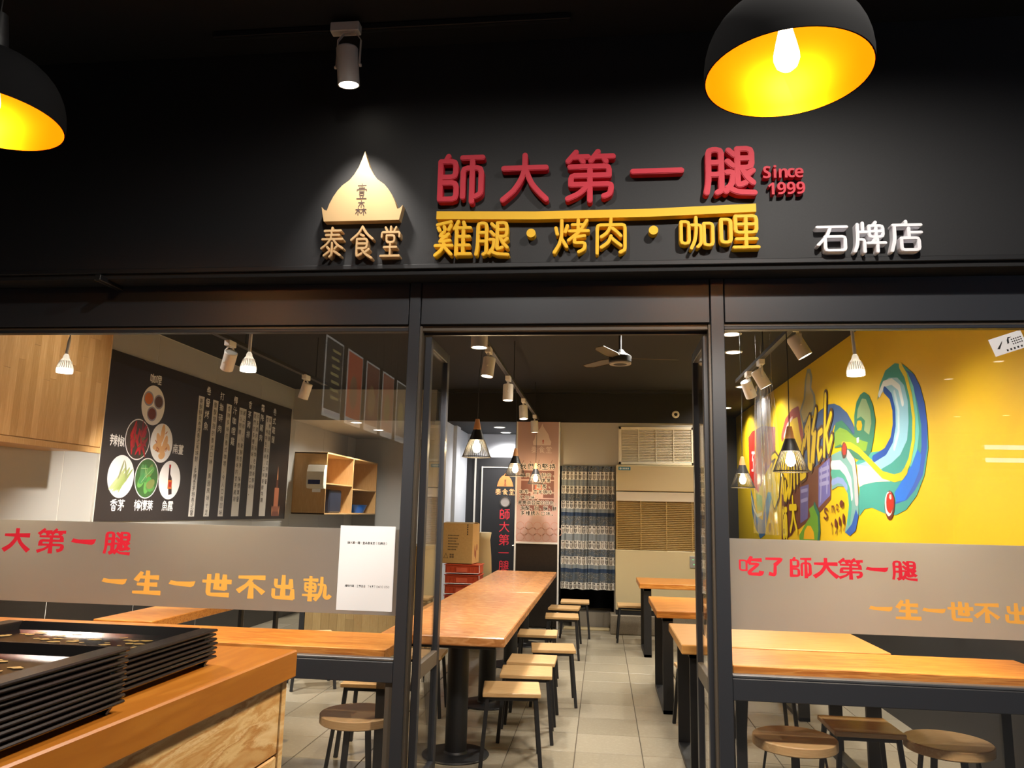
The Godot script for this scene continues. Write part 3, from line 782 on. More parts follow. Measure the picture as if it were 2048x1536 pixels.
func front() -> void:
	# fixed frame
	for s in [[-1.063, -1.001], [0.566, 0.635]]:
		var p := structure("trim_%d" % (1 if s[0] < 0 else 2), slab(s[0], s[1], 0, 2.745, -0.10, 0.0, 0.003), M.frame)
		part("rebate", slab(s[1] - 0.004 if s[0] < 0 else s[0] - 0.012, s[1] + 0.012 if s[0] < 0 else s[0] + 0.004, 0, 2.5, -0.085, -0.018, 0.002), M.frame_inner, p)
	structure("trim_3", slab(-4.6, -1.068, 2.508, 2.745, -0.09, -0.006, 0.002), M.frame)
	structure("trim_4", slab(-0.996, 0.561, 2.508, 2.745, -0.09, -0.006, 0.002), M.frame)
	structure("trim_5", slab(0.640, 2.5, 2.508, 2.745, -0.09, -0.006, 0.002), M.frame)
	var tr := structure("trim_6", slab(-0.99, 0.555, 2.475, 2.506, -0.12, -0.03, 0.002), M.frame_inner)
	part("track", slab(-0.99, 0.555, 2.46, 2.476, -0.09, -0.07), M.frame, tr)
	var n := 0
	for s in [[-4.6, -1.063], [0.635, 2.262]]:
		n += 1
		var w := structure("window_%d" % n, slab(s[0], s[1], 0.62, 0.722, -0.07, -0.004, 0.003), M.frame)
		part("sill", slab(s[0], s[1], 0.722, 0.738, -0.062, -0.014, 0.004), M.aluminium, w)
		part("head_rail", slab(s[0], s[1], 2.470, 2.488, -0.06, -0.012, 0.003), M.frame, w)
		part("head_bead", slab(s[0], s[1], 2.488, 2.506, -0.06, -0.022, 0.003), M.frame_inner, w)
		part("bottom_rail", slab(s[0], s[1], 0.0, 0.06, -0.06, -0.01, 0.003), M.frame, w)
		part("pane", slab(s[0], s[1], 0.738, 2.470, -0.040, -0.032), M.glass, w)
		part("pane", slab(s[0], s[1], 0.06, 0.62, -0.040, -0.032), M.glass, w)
		if n == 1:
			part("stile", slab(-1.105, -1.063, 0.06, 0.62, -0.055, -0.02, 0.002), M.frame_inner, w)
		# frosted film with two lines of lettering
		var film := part("frosted_film", slab(s[0] if n == 1 else 0.637, -1.066 if n == 1 else s[1], 0.95, 1.392, -0.0312, -0.0306), M.film, w)
		var reds := [["大", -3.274, 0.159], ["第", -3.064, 0.166], ["一", -2.869, 0.15], ["腿", -2.673, 0.163]]
		var golds := [["一", -2.661, 0.15], ["生", -2.468, 0.163], ["一", -2.266, 0.155], ["世", -2.067, 0.165], ["不", -1.871, 0.157], ["出", -1.692, 0.139], ["軌", -1.507, 0.154]]
		if n == 2:
			reds = [["吃", 0.738, 0.115], ["了", 0.855, 0.097], ["師", 0.98, 0.105], ["大", 1.101, 0.116], ["第", 1.219, 0.115], ["一", 1.343, 0.108], ["腿", 1.466, 0.119]]
			golds = [["一", 1.351, 0.112], ["生", 1.476, 0.117], ["一", 1.596, 0.11], ["世", 1.716, 0.116], ["不", 1.836, 0.112], ["出", 1.968, 0.114], ["軌", 2.095, 0.114]]
		for set in [[reds, M.vinyl_red, 1.282 if n == 1 else 1.26], [golds, M.vinyl_orange, 1.074]]:
			for c in set[0]:
				var b := Buf.new()
				brush(b, c[0], Vector2(c[1], set[2]), c[2], 0.127 if n == 1 else 0.096)
				part("vinyl_character", b, set[1], film, Vector3(0, 0, -0.0298))
	# door leaves, swung into the room
	for s in [-1, 1]:
		var x := -0.962 if s < 0 else 0.548
		var d := structure("door_%d" % (1 if s < 0 else 2), slab(x - 0.018, x + 0.018, 0.01, 2.45, -0.115, -0.065, 0.003), M.frame)
		part("stile", slab(x - 0.018, x + 0.018, 0.01, 2.45, -0.58, -0.52, 0.003), M.frame, d)
		part("rail", slab(x - 0.018, x + 0.018, 0.01, 0.10, -0.52, -0.115, 0.003), M.frame, d)
		part("rail", slab(x - 0.018, x + 0.018, 2.39, 2.45, -0.52, -0.115, 0.003), M.frame, d)
		part("rail", slab(x - 0.018, x + 0.018, 0.62, 0.70, -0.52, -0.115, 0.003), M.frame_inner, d)
		part("pane", slab(x - 0.003, x + 0.003, 0.10, 0.62, -0.52, -0.115), M.glass, d)
		part("pane", slab(x - 0.003, x + 0.003, 0.70, 2.39, -0.52, -0.115), M.glass, d)
		var hb := Buf.new()
		hb.box(Vector3(x, 2.40, -0.10), Vector3(0.012, 0.05, 0.02), 0.003)
		part("hinge", hb, M.chrome, d)
	# notice taped to the left pane
	var t := thing("notice_sheet", "white paper notice taped to the glass over the frosted film", "notice", Vector3(-1.241, 1.188, -0.0285))
	part("sheet", cube(0.303, 0.438, 0.0006), M.paper, t)
	var pb := Buf.new()
	tint(pb, 60, 62, 66)
	row(pb, "師大第一腿-壹森泰食堂(石牌店)", Vector2(-0.102, 0.130), 0.0135, Vector2(0.0138, 0), 9.0, 0.0006)
	row(pb, "場所代碼:2988", Vector2(-0.104, -0.094), 0.0125, Vector2(0.0126, 0), 9.0, 0.0006)
	row(pb, "7497", Vector2(0.0185, -0.094), 0.0125, Vector2(0.0108, 0), 9.0, 0.0006, Transform3D.IDENTITY, 0.8)
	row(pb, "0410", Vector2(0.0655, -0.094), 0.0125, Vector2(0.0095, 0), 9.0, 0.0006, Transform3D.IDENTITY, 0.8)
	row(pb, "050", Vector2(0.108, -0.094), 0.0125, Vector2(0.0095, 0), 9.0, 0.0006, Transform3D.IDENTITY, 0.8)
	part("print", pb, M.print, t)
	# card stuck to the right pane
	var cd := thing("card_sticker", "small white card with ink drawing stuck tilted to the glass", "sticker", Vector3(2.034, 2.395, -0.0285))
	cd.rotation.z = 0.33
	part("card", cube(0.165, 0.092, 0.0006), M.paper, cd)
	var cb := Buf.new()
	tint(cb, 40, 40, 42)
	blot(cb, [Vector2(-0.06, -0.012), Vector2(-0.048, -0.016), Vector2(-0.03, 0.006), Vector2(-0.02, 0.022), Vector2(-0.034, 0.01)], 0.0006)
	blot(cb, [Vector2(-0.004, -0.004), Vector2(0.006, 0.0), Vector2(0.012, 0.022), Vector2(0.028, 0.026), Vector2(0.01, 0.03), Vector2(0.0, 0.016)], 0.0007)
	for r in 3:
		for q in 5:
			blot(cb, Array(rect(0.02 + q * 0.011, 0.010 - r * 0.012, 0.027 + q * 0.011, 0.016 - r * 0.012)), 0.0006)
	for q in 5:
		blot(cb, Array(rect(-0.02 + q * 0.018, -0.038, -0.011 + q * 0.018, -0.028)), 0.0006)
	part("print", cb, M.print, cd)


# brush-written character: strokes that swell towards their ends
func brush(b: Buf, ch: String, at: Vector2, sx: float, sy: float) -> void:
	if ch == "一":
		b.area(PackedVector2Array([at + Vector2(-0.5, -0.02) * sx, at + Vector2(-0.42, 0.11) * sx, at + Vector2(-0.2, 0.07) * sx, at + Vector2(0.3, 0.08) * sx, at + Vector2(0.5, 0.10) * sx, at + Vector2(0.44, -0.06) * sx, at + Vector2(0.34, -0.11) * sx, at + Vector2(-0.3, -0.06) * sx]), 0.0)
		return
	var k := 0
	for s in GLYPH[ch].split(";"):
		var pts := PackedVector2Array()
		for p in s.split(" "):
			var q: PackedStringArray = p.split(",")
			pts.append(Vector2(float(q[0]) - 50.0, 50.0 - float(q[1])))
		if pts.size() > 3 and pts[0].distance_to(pts[-1]) < 0.5:
			var h := pts.size() / 2
			for half in [pts.slice(0, h + 1), pts.slice(h)]:
				for piece in Geometry2D.offset_polyline(softened(half), 4.2, Geometry2D.JOIN_ROUND, Geometry2D.END_ROUND):
					b.area(scaled(piece, at, sx, sy), k * 0.00004)
				k += 1
			continue
		pts = softened(pts)
		var total := 0.0
		for j in pts.size() - 1:
			total += pts[j].distance_to(pts[j + 1])
		var left := PackedVector2Array()
		var right := PackedVector2Array()
		var run := 0.0
		var dense := 9.0 if GLYPH[ch].length() > 110 else 13.0
		for j in pts.size():
			var d := (pts[mini(j + 1, pts.size() - 1)] - pts[maxi(j - 1, 0)]).normalized()
			if j > 0:
				run += pts[j].distance_to(pts[j - 1])
			var u := run / maxf(total, 1.0)
			var flat := absf(d.x)
			var w := dense * (0.36 + 0.30 * u * u + 0.12 * (1.0 - flat))
			var nn := Vector2(-d.y, d.x) * w
			var p := pts[j]
			if j == 0:
				p -= d * 3.0
			elif j == pts.size() - 1:
				p += d * 4.0
			left.append(p + nn)
			right.append(p - nn)
		right.reverse()
		left.append_array(right)
		if Geometry2D.is_polygon_clockwise(left):
			left.reverse()
		for piece in Geometry2D.offset_polygon(left, 1.2, Geometry2D.JOIN_ROUND):
			if not Geometry2D.is_polygon_clockwise(piece):
				b.area(scaled(piece, at, sx, sy), k * 0.00004)
		k += 1


func street() -> void:
	structure("floor_street", slab(-9, 12, -0.15, -0.03, 0.05, 20), plain(rgb(72, 70, 68), 0.6))
	structure("ceiling_street", slab(-9, 12, 4.09, 4.25, 0.0, 20), M.soot)
	var f := structure("wall_fascia", slab(-6, 5, 2.80, 4.09, -0.10, 0.15, 0.002), M.fascia)
	part("drip_edge", slab(-6, 5, 2.774, 2.80, -0.08, 0.158, 0.003), M.black, f)
	part("soffit", slab(-6, 5, 2.745, 2.774, -0.08, 0.140, 0.002), M.soot, f)
	structure("wall_front_upper", slab(-6, 5, 3.16, 4.09, -0.25, -0.10), M.soot)
	structure("wall_street_left", slab(-6, -4.6, 0, 2.745, -0.2, 0.0), M.fascia)
	structure("wall_street_right", slab(2.5, 5, 0, 2.745, -0.2, 0.0), M.fascia)
	# ceiling track with a spotlight that washes the sign
	var t := thing("lighting_track", "black ceiling track above the raised sign characters", "track", Vector3(-1.16, 4.07, 0.36))
	part("rail", cube(1.98, 0.034, 0.036, 0.003), M.steel_black, t)
	var slot := Buf.new()
	slot.box(Vector3(0, -0.0175, 0), Vector3(1.96, 0.002, 0.012))
	part("slot", slot, M.soot, t)
	track_spot(Vector3(-1.37, 4.03, 0.42), Vector3(0.05, -1.0, -0.17), "white spotlight aimed down at the black fascia from the ceiling track", "", 0.115, 0.20, 2.7, Color(1.0, 0.97, 0.93), 34.0, 0.17)
	# dome pendants in front of the shop
	dome_pendant(Vector3(0.633, 3.008, 1.481), "black dome pendant lamp with gold inside near the yellow lettering")
	dome_pendant(Vector3(-2.464, 3.008, 1.424), "black dome pendant lamp with gold inside above the stacked trays")
	# recessed lamps in the ceiling over the street
	var spots := [[1.1, 2.0, 9.0, 84.0, "above the white sign characters"], [-0.7, 2.2, 4.2, 84.0, "added to brighten the large red characters"], [6.4, 8.93, 5.0, 80.0, "first of the far pair by the walkway"], [6.33, 10.6, 5.0, 80.0, "second of the far pair by the walkway"], [8.8, 16.0, 5.0, 80.0, "inner one of the furthest pair"], [9.8, 15.7, 5.0, 80.0, "outer one of the furthest pair"]]  # the lamp over the red characters is added to brighten them
	for s in spots:
		var g := thing("downlight", "round recessed downlight in the street ceiling, " + s[4], "downlight", Vector3(s[0], 4.09, s[1]), 0.0, "downlights over the street")
		var b := Buf.new()
		b.lathe([Vector2(0.075, 0.0), Vector2(0.075, -0.006), Vector2(0.092, -0.006), Vector2(0.095, 0.0)], 32)
		part("trim_ring", b, M.white, g)
		var e := Buf.new()
		e.lathe([Vector2(0.0, -0.003), Vector2(0.075, -0.003)], 32, Transform3D.IDENTITY, false, false)
		part("lamp_face", e, M.downlight, g)
		beam_light(g, Vector3(0, -0.02, 0), Vector3(0, -1, 0), s[2], Color(1.0, 0.97, 0.93), s[3], 0.5, 0.07)
	# stall on the other side of the street, mirrored in the right pane
	var st := thing("street_stall", "orange stall frame with awning across the street", "stall", Vector3(6.6, -0.03, 8.0))
	part("beam", slab(-1.5, 2.0, 2.50, 2.57, -0.03, 0.03, 0.004), plain(rgb(206, 84, 40), 0.5), st)
	part("awning", slab(-1.5, 2.0, 2.18, 2.30, -0.25, 0.6, 0.02), plain(rgb(186, 150, 120), 0.8), st)
	for x in [-1.45, 1.95]:
		part("post", slab(x - 0.03, x + 0.03, 0.0, 2.5, -0.03, 0.03, 0.004), M.aluminium, st)
	for y in [2.60, 2.41]:
		var fl := thing("fluorescent_lamp", "long bluish fluorescent lamp %s the orange stall beam" % ("above" if y > 2.5 else "below"), "lamp", Vector3(6.7, y, 7.96))
		part("housing", slab(-1.1, 1.1, 0.0, 0.03, 0.0, 0.05, 0.004), M.white, fl)
		part("lamp_tube", slab(-1.08, 1.08, -0.035, 0.03, -0.035, -0.001, 0.008), glow(Color(0.72, 0.82, 1.0), 5.0), fl)
		lamp_light(fl, Vector3(0, -0.05, -0.08), 0.8, Color(0.8, 0.88, 1.0), 0.05)
	# lit menu boards of the stall across the way, seen mirrored in the left pane
	var faces := [[rgb(70, 68, 66), 0.5], [rgb(214, 104, 66), 0.9], [rgb(150, 86, 66), 0.7], [rgb(190, 120, 90), 0.8], [rgb(120, 110, 92), 0.7], [rgb(110, 100, 90), 0.7]]
	var names := ["dark lit menu board with rows of text, first of the hanging row", "orange lit menu board with two drinks in the hanging row", "brown lit menu board with a round bowl in the hanging row", "salmon lit menu board with long skewers in the hanging row", "olive lit menu board with leafy dish in the hanging row", "grey lit menu board, last of the hanging row"]
	for k in 6:
		var z := 4.235 + 0.75 * k
		var g := thing("menu_light_board", names[k], "menu board", Vector3(-3.09, 2.955, z), PI / 2, "lit menu boards across the way")
		part("casing", cube(0.66, 0.98, 0.05, 0.006), M.steel_black, g)
		part("lit_margin", cube(0.58, 0.91, 0.006), glow(Color(0.95, 0.94, 0.9), 1.2), g, Vector3(0, 0, 0.026))
		part("lit_sign_face", cube(0.53, 0.80, 0.006), glow(faces[k][0], faces[k][1] * 1.6), g, Vector3(0, 0.03, 0.030))
		part("lit_sign_strip", cube(0.50, 0.05, 0.004), glow(Color(0.85, 0.85, 0.85), 1.2), g, Vector3(0, -0.405, 0.032))
		var b := Buf.new()
		if k == 0:
			for r in 7:
				b.box(Vector3(-0.05 + 0.03 * (r % 2), 0.32 - r * 0.09, 0.034), Vector3(0.26, 0.03, 0.003))
			part("lit_sign_text", b, glow(Color(0.75, 0.7, 0.45), 1.2), g)
		else:
			b.lathe([Vector2(0.0, 0.0), Vector2(0.15, 0.0)], 24, Transform3D(Basis(Vector3(1, 0, 0), Vector3(0, 0, 1), Vector3(0, -1.4, 0)), Vector3(0.04, -0.05, 0.0345)))
			part("lit_sign_picture", b, glow(Color(0.75, 0.5 + 0.05 * k, 0.4), 1.0), g)
		for s in [-1, 1]:
			var w := Buf.new()
			w.tube([Vector3(0.2 * s, 0.49, 0), Vector3(0.2 * s, 1.135, 0)], 0.004, 6)
			part("hanger", w, M.steel_black, g)


# a track spotlight; at is where the adapter box sits, towards is the way the barrel points
func track_spot(at: Vector3, towards: Vector3, label: String, group: String, dia: float, length: float, energy: float, c: Color, angle: float, drop := 0.12, turn := 0.0, stem := 0.0) -> Node3D:
	var t := thing("track_spotlight", label, "spotlight", at, 0.0, group)
	var k := dia / 0.095
	var b := Buf.new()
	b.box(Vector3(0, 0, 0), Vector3(0.13 * k, 0.045 * k, 0.045 * k) if absf(turn) < 0.1 else Vector3(0.045 * k, 0.045 * k, 0.11 * k), 0.004)
	part("adapter", b, M.lamp_white, t)
	if stem > 0.0:
		var sb := Buf.new()
		sb.tube([Vector3(0, 0.02, 0), Vector3(0, stem + 0.02, 0)], 0.009, 10)
		part("stem", sb, M.lamp_white, t)
	var d := towards.normalized()
	var c0 := Vector3(0.02 * k if absf(turn) < 0.1 else 0.0, -drop - length * 0.25, 0)
	var x := Vector3.RIGHT if absf(turn) < 0.1 else Vector3.BACK
	x = (x - d * x.dot(d)).normalized()
	var frame := Basis(x, -d, x.cross(-d))
	var barrel := Buf.new()
	var r := dia / 2.0
	barrel.lathe([Vector2(0.0, length * 0.5), Vector2(r * 0.9, length * 0.5), Vector2(r, length * 0.46), Vector2(r, -length * 0.5), Vector2(r * 0.9, -length * 0.5), Vector2(r * 0.88, -length * 0.44)], 32, Transform3D(frame, c0))
	var bo := part("barrel", barrel, M.lamp_white, t)
	var yoke := Buf.new()
	var top := Vector3(c0.x, -0.022 * k, 0)
	for s in [-1.0, 1.0]:
		var p0: Vector3 = c0 + x * (r + 0.006) * s
		var p1: Vector3 = Vector3(p0.x, top.y - 0.035 * k, p0.z)
		yoke.bar(p0, p1, 0.014 * k, 0.004, 0.0, x.cross(Vector3.UP))
		yoke.bar(p1, top + x * r * 0.55 * s, 0.014 * k, 0.004, 0.0, x.cross(Vector3.UP))
	yoke.bar(top - x * r * 0.6, top + x * r * 0.6, 0.014 * k, 0.004, 0.0, x.cross(Vector3.UP))
	part("yoke", yoke, M.lamp_white, t)
	for s in [-1.0, 1.0]:
		var knob := Buf.new()
		knob.lathe([Vector2(0.0, 0.008), Vector2(0.007 * k, 0.006), Vector2(0.008 * k, -0.004)], 12, Transform3D(Basis(frame.z, x * s, frame.z.cross(x * s)), c0 + x * (r + 0.010) * s))
		part("pivot_screw", knob, M.lamp_white, bo)
	var lens := Buf.new()
	lens.lathe([Vector2(0.0, -length * 0.475), Vector2(r * 0.885, -length * 0.475)], 32, Transform3D(frame, c0))
	part("lamp_lens", lens, M.lens, bo)
	beam_light(t, c0 + d * (length * 0.5 + 0.004), d, energy, c, angle, 0.75, r * 0.8)
	return t


func dome_pendant(rim: Vector3, label: String) -> void:
	var t := thing("dome_pendant", label, "pendant lamp", rim, 0.0, "dome pendants before the shop")
	var outer := []
	var inner := []
	for k in 13:
		var a := PI / 2 * k / 12.0
		outer.append(Vector2(0.28 * cos(a) + 0.02 * sin(a), 0.287 * pow(sin(a), 0.92)))
		inner.append(Vector2(0.275 * cos(a) + 0.017 * sin(a), 0.276 * pow(sin(a), 0.92)))
	var b := Buf.new()
	b.lathe(outer, 64, Transform3D.IDENTITY, true)
	b.lathe([Vector2(0.275, 0.0), Vector2(0.28, 0.0)], 64)
	part("shade", b, M.dome, t)
	var g := Buf.new()
	g.lathe(inner, 64, Transform3D.IDENTITY, true, true)
	var gold := plain(rgb(255, 160, 14), 0.32, 0.85)
	part("gold_lining", g, gold, t)
	var s := Buf.new()
	s.lathe([Vector2(0, 0.462), Vector2(0.028, 0.462), Vector2(0.042, 0.35), Vector2(0.0448, 0.28), Vector2(0.028, 0.21), Vector2(0, 0.21)], 24)
	part("socket", s, M.steel_black, t)
	var bulb := Buf.new()
	bulb.lathe([Vector2(0, 0.0224), Vector2(0.0196, 0.0252), Vector2(0.035, 0.0392), Vector2(0.0434, 0.063), Vector2(0.0434, 0.084), Vector2(0.035, 0.126), Vector2(0.0252, 0.168), Vector2(0.0196, 0.21)], 24, Transform3D.IDENTITY, true)
	part("bulb", bulb, M.bulb_hot, t)
	var cord := Buf.new()
	cord.tube([Vector3(0, 0.46, 0), Vector3(0, 4.09 - rim.y, 0)], 0.004, 8)
	part("cord", cord, M.steel_black, t)
	lamp_light(t, Vector3(0, 0.077, 0), 0.29, Color(1.0, 0.80, 0.5), 0.035)
	beam_light(t, Vector3(0, -0.004, 0), Vector3.DOWN, 5.6, Color(1.0, 0.96, 0.90), 70.0, 0.3, 0.10)


func fascia_sign() -> void:
	var rows := [
		[[["師", -0.764, 3.266, 0.259, 0.272], ["大", -0.415, 3.256, 0.257, 0.277], ["第", -0.069, 3.258, 0.262, 0.277], ["一", 0.28, 3.273, 0.27, 0.27], ["腿", 0.64, 3.265, 0.272, 0.274]], "sign_red", 11.5, "large red raised character, %s of the upper line on the fascia", "large red characters"],
		[[["雞", -0.793, 2.926, 0.2, 0.201], ["腿", -0.589, 2.922, 0.192, 0.199], ["烤", -0.166, 2.925, 0.187, 0.191], ["肉", 0.042, 2.925, 0.179, 0.201], ["咖", 0.478, 2.929, 0.18, 0.187], ["哩", 0.687, 2.93, 0.198, 0.197]], "sign_yellow", 10.0, "yellow raised character, %s of the lower line on the fascia", "yellow characters"],
		[[["石", 1.141, 2.888, 0.154, 0.149], ["牌", 1.319, 2.889, 0.154, 0.159], ["店", 1.494, 2.889, 0.153, 0.161]], "sign_white", 11.0, "white raised character, %s of the three past the yellow ones", "white characters"],
		[[["泰", -1.457, 2.917, 0.132, 0.17], ["食", -1.291, 2.913, 0.134, 0.183], ["堂", -1.133, 2.914, 0.121, 0.174]], "sign_gold", 9.0, "small gold raised character, %s of three under the gold emblem", "gold characters"],
	]
	for r in rows:
		for c in r[0]:
			var b := Buf.new()
			var k := 0
			for p in strokes_of(c[0], r[2]):
				b.prism(scaled(p, Vector2.ZERO, c[3], c[4]), 0.0, 0.046 + (k % 12) * 0.0001)
				k += 1
			k = 0
			for p in strokes_of(c[0], r[2] - 2.6):
				b.prism(scaled(p, Vector2.ZERO, c[3], c[4]), 0.046, 0.0495 + (k % 12) * 0.0001)
				k += 1
			single("sign_character", r[3] % ["first", "second", "third", "fourth", "fifth", "sixth"][r[0].find(c)], "sign letter", b, M[r[1]], Vector3(c[1], c[2], 0.15), r[4])
	# Since 1999, in small red letters
	var font := SystemFont.new()
	font.font_names = PackedStringArray(["Droid Sans"])
	font.font_weight = 700
	for w in [["Since", 0.826, 3.25, 0.0395], ["1999", 0.848, 3.16, 0.047]]:
		for k in w[0].length():
			var tm := TextMesh.new()
			tm.text = w[0][k]
			tm.font = font
			tm.font_size = 64
			tm.pixel_size = 0.0014
			tm.depth = 0.04
			var nth := ["first", "second", "last"]
			var label := "small red raised letter %s beside the large red characters" % w[0][k]
			if w[0][k] == "9":
				label = "small red raised digit 9, %s of the three nines" % ["", "first", "middle one", "last"][k]
			elif w[0][k] == "1":
				label = "small red raised digit 1 beside the large red characters"
			single("sign_letter", label, "sign letter", tm, M.sign_red, Vector3(w[1] + w[3] * k + 0.012, w[2], 0.17), "small red letters")
	var under := Buf.new()
	under.prism(PackedVector2Array([Vector2(-0.83, -0.012), Vector2(-0.3, -0.026), Vector2(0.3, -0.026), Vector2(0.83, -0.012), Vector2(0.83, 0.032), Vector2(0.3, 0.018), Vector2(-0.3, 0.018), Vector2(-0.83, 0.032)]), 0.0, 0.05)
	single("sign_underline", "long yellow bar between the red and yellow characters", "sign bar", under, M.sign_yellow, Vector3(-0.055, 3.046, 0.15))
	for x in [[-0.375, 2.945, "between the second and third yellow characters"], [0.259, 2.947, "between the fourth and fifth yellow characters"]]:
		var d := Buf.new()
		d.prism(oval(Vector2.ZERO, 0.024, 0.024), 0.0, 0.05)
		single("sign_dot", "round yellow raised dot " + x[2], "sign letter", d, M.sign_yellow, Vector3(x[0], x[1], 0.15))
	var e := thing("emblem", "gold peaked emblem with horned base on the black fascia", "emblem", Vector3(-1.30, 3.035, 0.15))
	var half := [Vector2(0.0, 0.40), Vector2(0.012, 0.36), Vector2(0.03, 0.31), Vector2(0.055, 0.265), Vector2(0.078, 0.236), Vector2(0.096, 0.222), Vector2(0.118, 0.206), Vector2(0.142, 0.178), Vector2(0.165, 0.142), Vector2(0.184, 0.102), Vector2(0.197, 0.062), Vector2(0.210, 0.066), Vector2(0.227, 0.084), Vector2(0.219, 0.04), Vector2(0.21, 0.0)]
	var poly := PackedVector2Array()
	for k in half.size():
		poly.append(Vector2(half[k].x, half[k].y))
	for k in range(half.size() - 1, 0, -1):
		poly.append(Vector2(-half[k].x, half[k].y))
	var eb := Buf.new()
	eb.prism(poly, 0.0, 0.05)
	part("plate", eb, M.sign_gold, e)
	var ib := Buf.new()
	tint(ib, 66, 40, 26)
	ink(ib, "壹", Vector2(-0.005, 0.168), 0.066, 0.088, 7.0, 0.0508)
	ink(ib, "森", Vector2(-0.004, 0.074), 0.062, 0.086, 7.0, 0.0508)
	part("engraved_characters", ib, M.print, e)


# the counter before the shop, with two stacks of trays
func takeaway_counter() -> void:
	var t := thing("takeaway_counter", "pine planked counter with orange-brown top holding the trays", "counter", Vector3(-0.621, 0.0, 2.4225), deg_to_rad(-2.5))
	var top := Buf.new()
	top.box(Vector3(-0.75, 1.183, 0.75), Vector3(1.5, 0.054, 1.5), 0.003)
	part("worktop", top, M.wood_counter, t)
	part("body", slab(-1.45, -0.032, 0.03, 1.156, 0.032, 1.45), M.wood_pine, t)
	for k in 8:
		var y := 1.154 - 0.142 * k
		part("plank", slab(-0.036, -0.018, y - 0.139, y, 0.02, 1.46, 0.003), M.wood_pine, t)
	part("corner_post", slab(-0.05, -0.015, 0.03, 1.156, 0.008, 0.030, 0.002), M.wood_pine, t)
	tray_stack(Vector3(-0.921, 1.21, 2.747), 0.0, 7, "lower")
	tray_stack(Vector3(-0.882, 1.21, 3.082), 0.0, 10, "higher")


func tray_stack(at: Vector3, turn: float, count: int, which: String) -> void:
	var rng := RandomNumberGenerator.new()
	rng.seed = count * 3
	var w := 0.416
	var d := 0.298
	var proto: Node3D = null
	for k in count:
		var t: Node3D
		if proto == null:
			t = thing("serving_tray", "", "tray", at, turn, "black lacquer trays in stacks")
			var b := Buf.new()
			var h := 0.014
			# floor and four flaring sides
			b.box(Vector3(0, 0.002, 0), Vector3(w - 0.07, 0.004, d - 0.05))
			for s in [-1.0, 1.0]:
				b.bar(Vector3(s * (w / 2 - 0.036), 0.001, 0), Vector3(s * (w / 2 - 0.028), h, 0), 0.004, d - 0.012, 0.0, Vector3.RIGHT)
				b.bar(Vector3(0, 0.001, s * (d / 2 - 0.026)), Vector3(0, h, s * (d / 2 - 0.006)), w - 0.012, 0.004, 0.0, Vector3.RIGHT)
			part("dish", b, M.lacquer, t)
			var rim := Buf.new()
			for s in [-1.0, 1.0]:
				rim.box(Vector3(s * (w / 2 - 0.012), h, 0), Vector3(0.034, 0.005, d), 0.002)
				rim.box(Vector3(0, h, s * (d / 2 - 0.004)), Vector3(w - 0.058, 0.005, 0.008), 0.002)
			part("rim", rim, M.lacquer_rim, t)
			proto = t
		else:
			t = proto.duplicate()
			t.name = numbered("serving_tray")
			add_child(t)
		t.position = at + Vector3(rng.randf_range(-0.002, 0.002), 0.0078 * k, rng.randf_range(-0.002, 0.002))
		var nth := ["top", "second", "third", "fourth", "fifth", "sixth", "seventh", "eighth", "ninth", "tenth"]
		t.set_meta("label", "black lacquer tray, top one of the %s stack, gold flakes inside" % which if k == count - 1 else "black lacquer tray, %s from the top of the %s stack" % [nth[count - 1 - k], which])
		if k == count - 1:
			var g := Buf.new()
			for q in 46:
				var p := Vector2(rng.randf_range(-0.16, 0.16), rng.randf_range(-0.10, 0.10))
				var poly := PackedVector2Array()
				var n := rng.randi_range(4, 6)
				var r := rng.randf_range(0.004, 0.013)
				for j in n:
					var a := TAU * j / n + rng.randf_range(-0.3, 0.3)
					poly.append(p + Vector2(cos(a) * r * rng.randf_range(0.6, 1.4), sin(a) * r * 0.7))
				g.area(poly, 0.0003 + 0.00002 * q, Transform3D(Basis(Vector3.RIGHT, Vector3.FORWARD, Vector3.UP), Vector3(0, 0.0042, 0)))
			part("gold_flakes", g, plain(rgb(186, 150, 74), 0.3, 0.6), t)


# a run of upright glued boards on a face; axis 0 along x (facing +z), axis 2 along z (facing +x)
func boarding(parent: Node, from: float, to: float, y0: float, y1: float, face: float, axis: int, each: float, seed_: int, set: Array) -> void:
	var rng := RandomNumberGenerator.new()
	rng.seed = seed_
	var n := int(round(absf(to - from) / each))
	var w := (to - from) / n
	for k in n:
		var a := from + w * k
		var cut := rng.randf_range(0.3, 0.7) * (y1 - y0) + y0
		for half in [[y0, cut - 0.0006], [cut + 0.0006, y1]]:
			var b := slab(a + 0.0004, a + w - 0.0004, half[0], half[1], face, face + 0.012, 0.0008) if axis == 0 else slab(face, face + 0.012, half[0], half[1], a + 0.0004, a + w - 0.0004, 0.0008)
			part("board", b, set[rng.randi() % set.size()], parent)


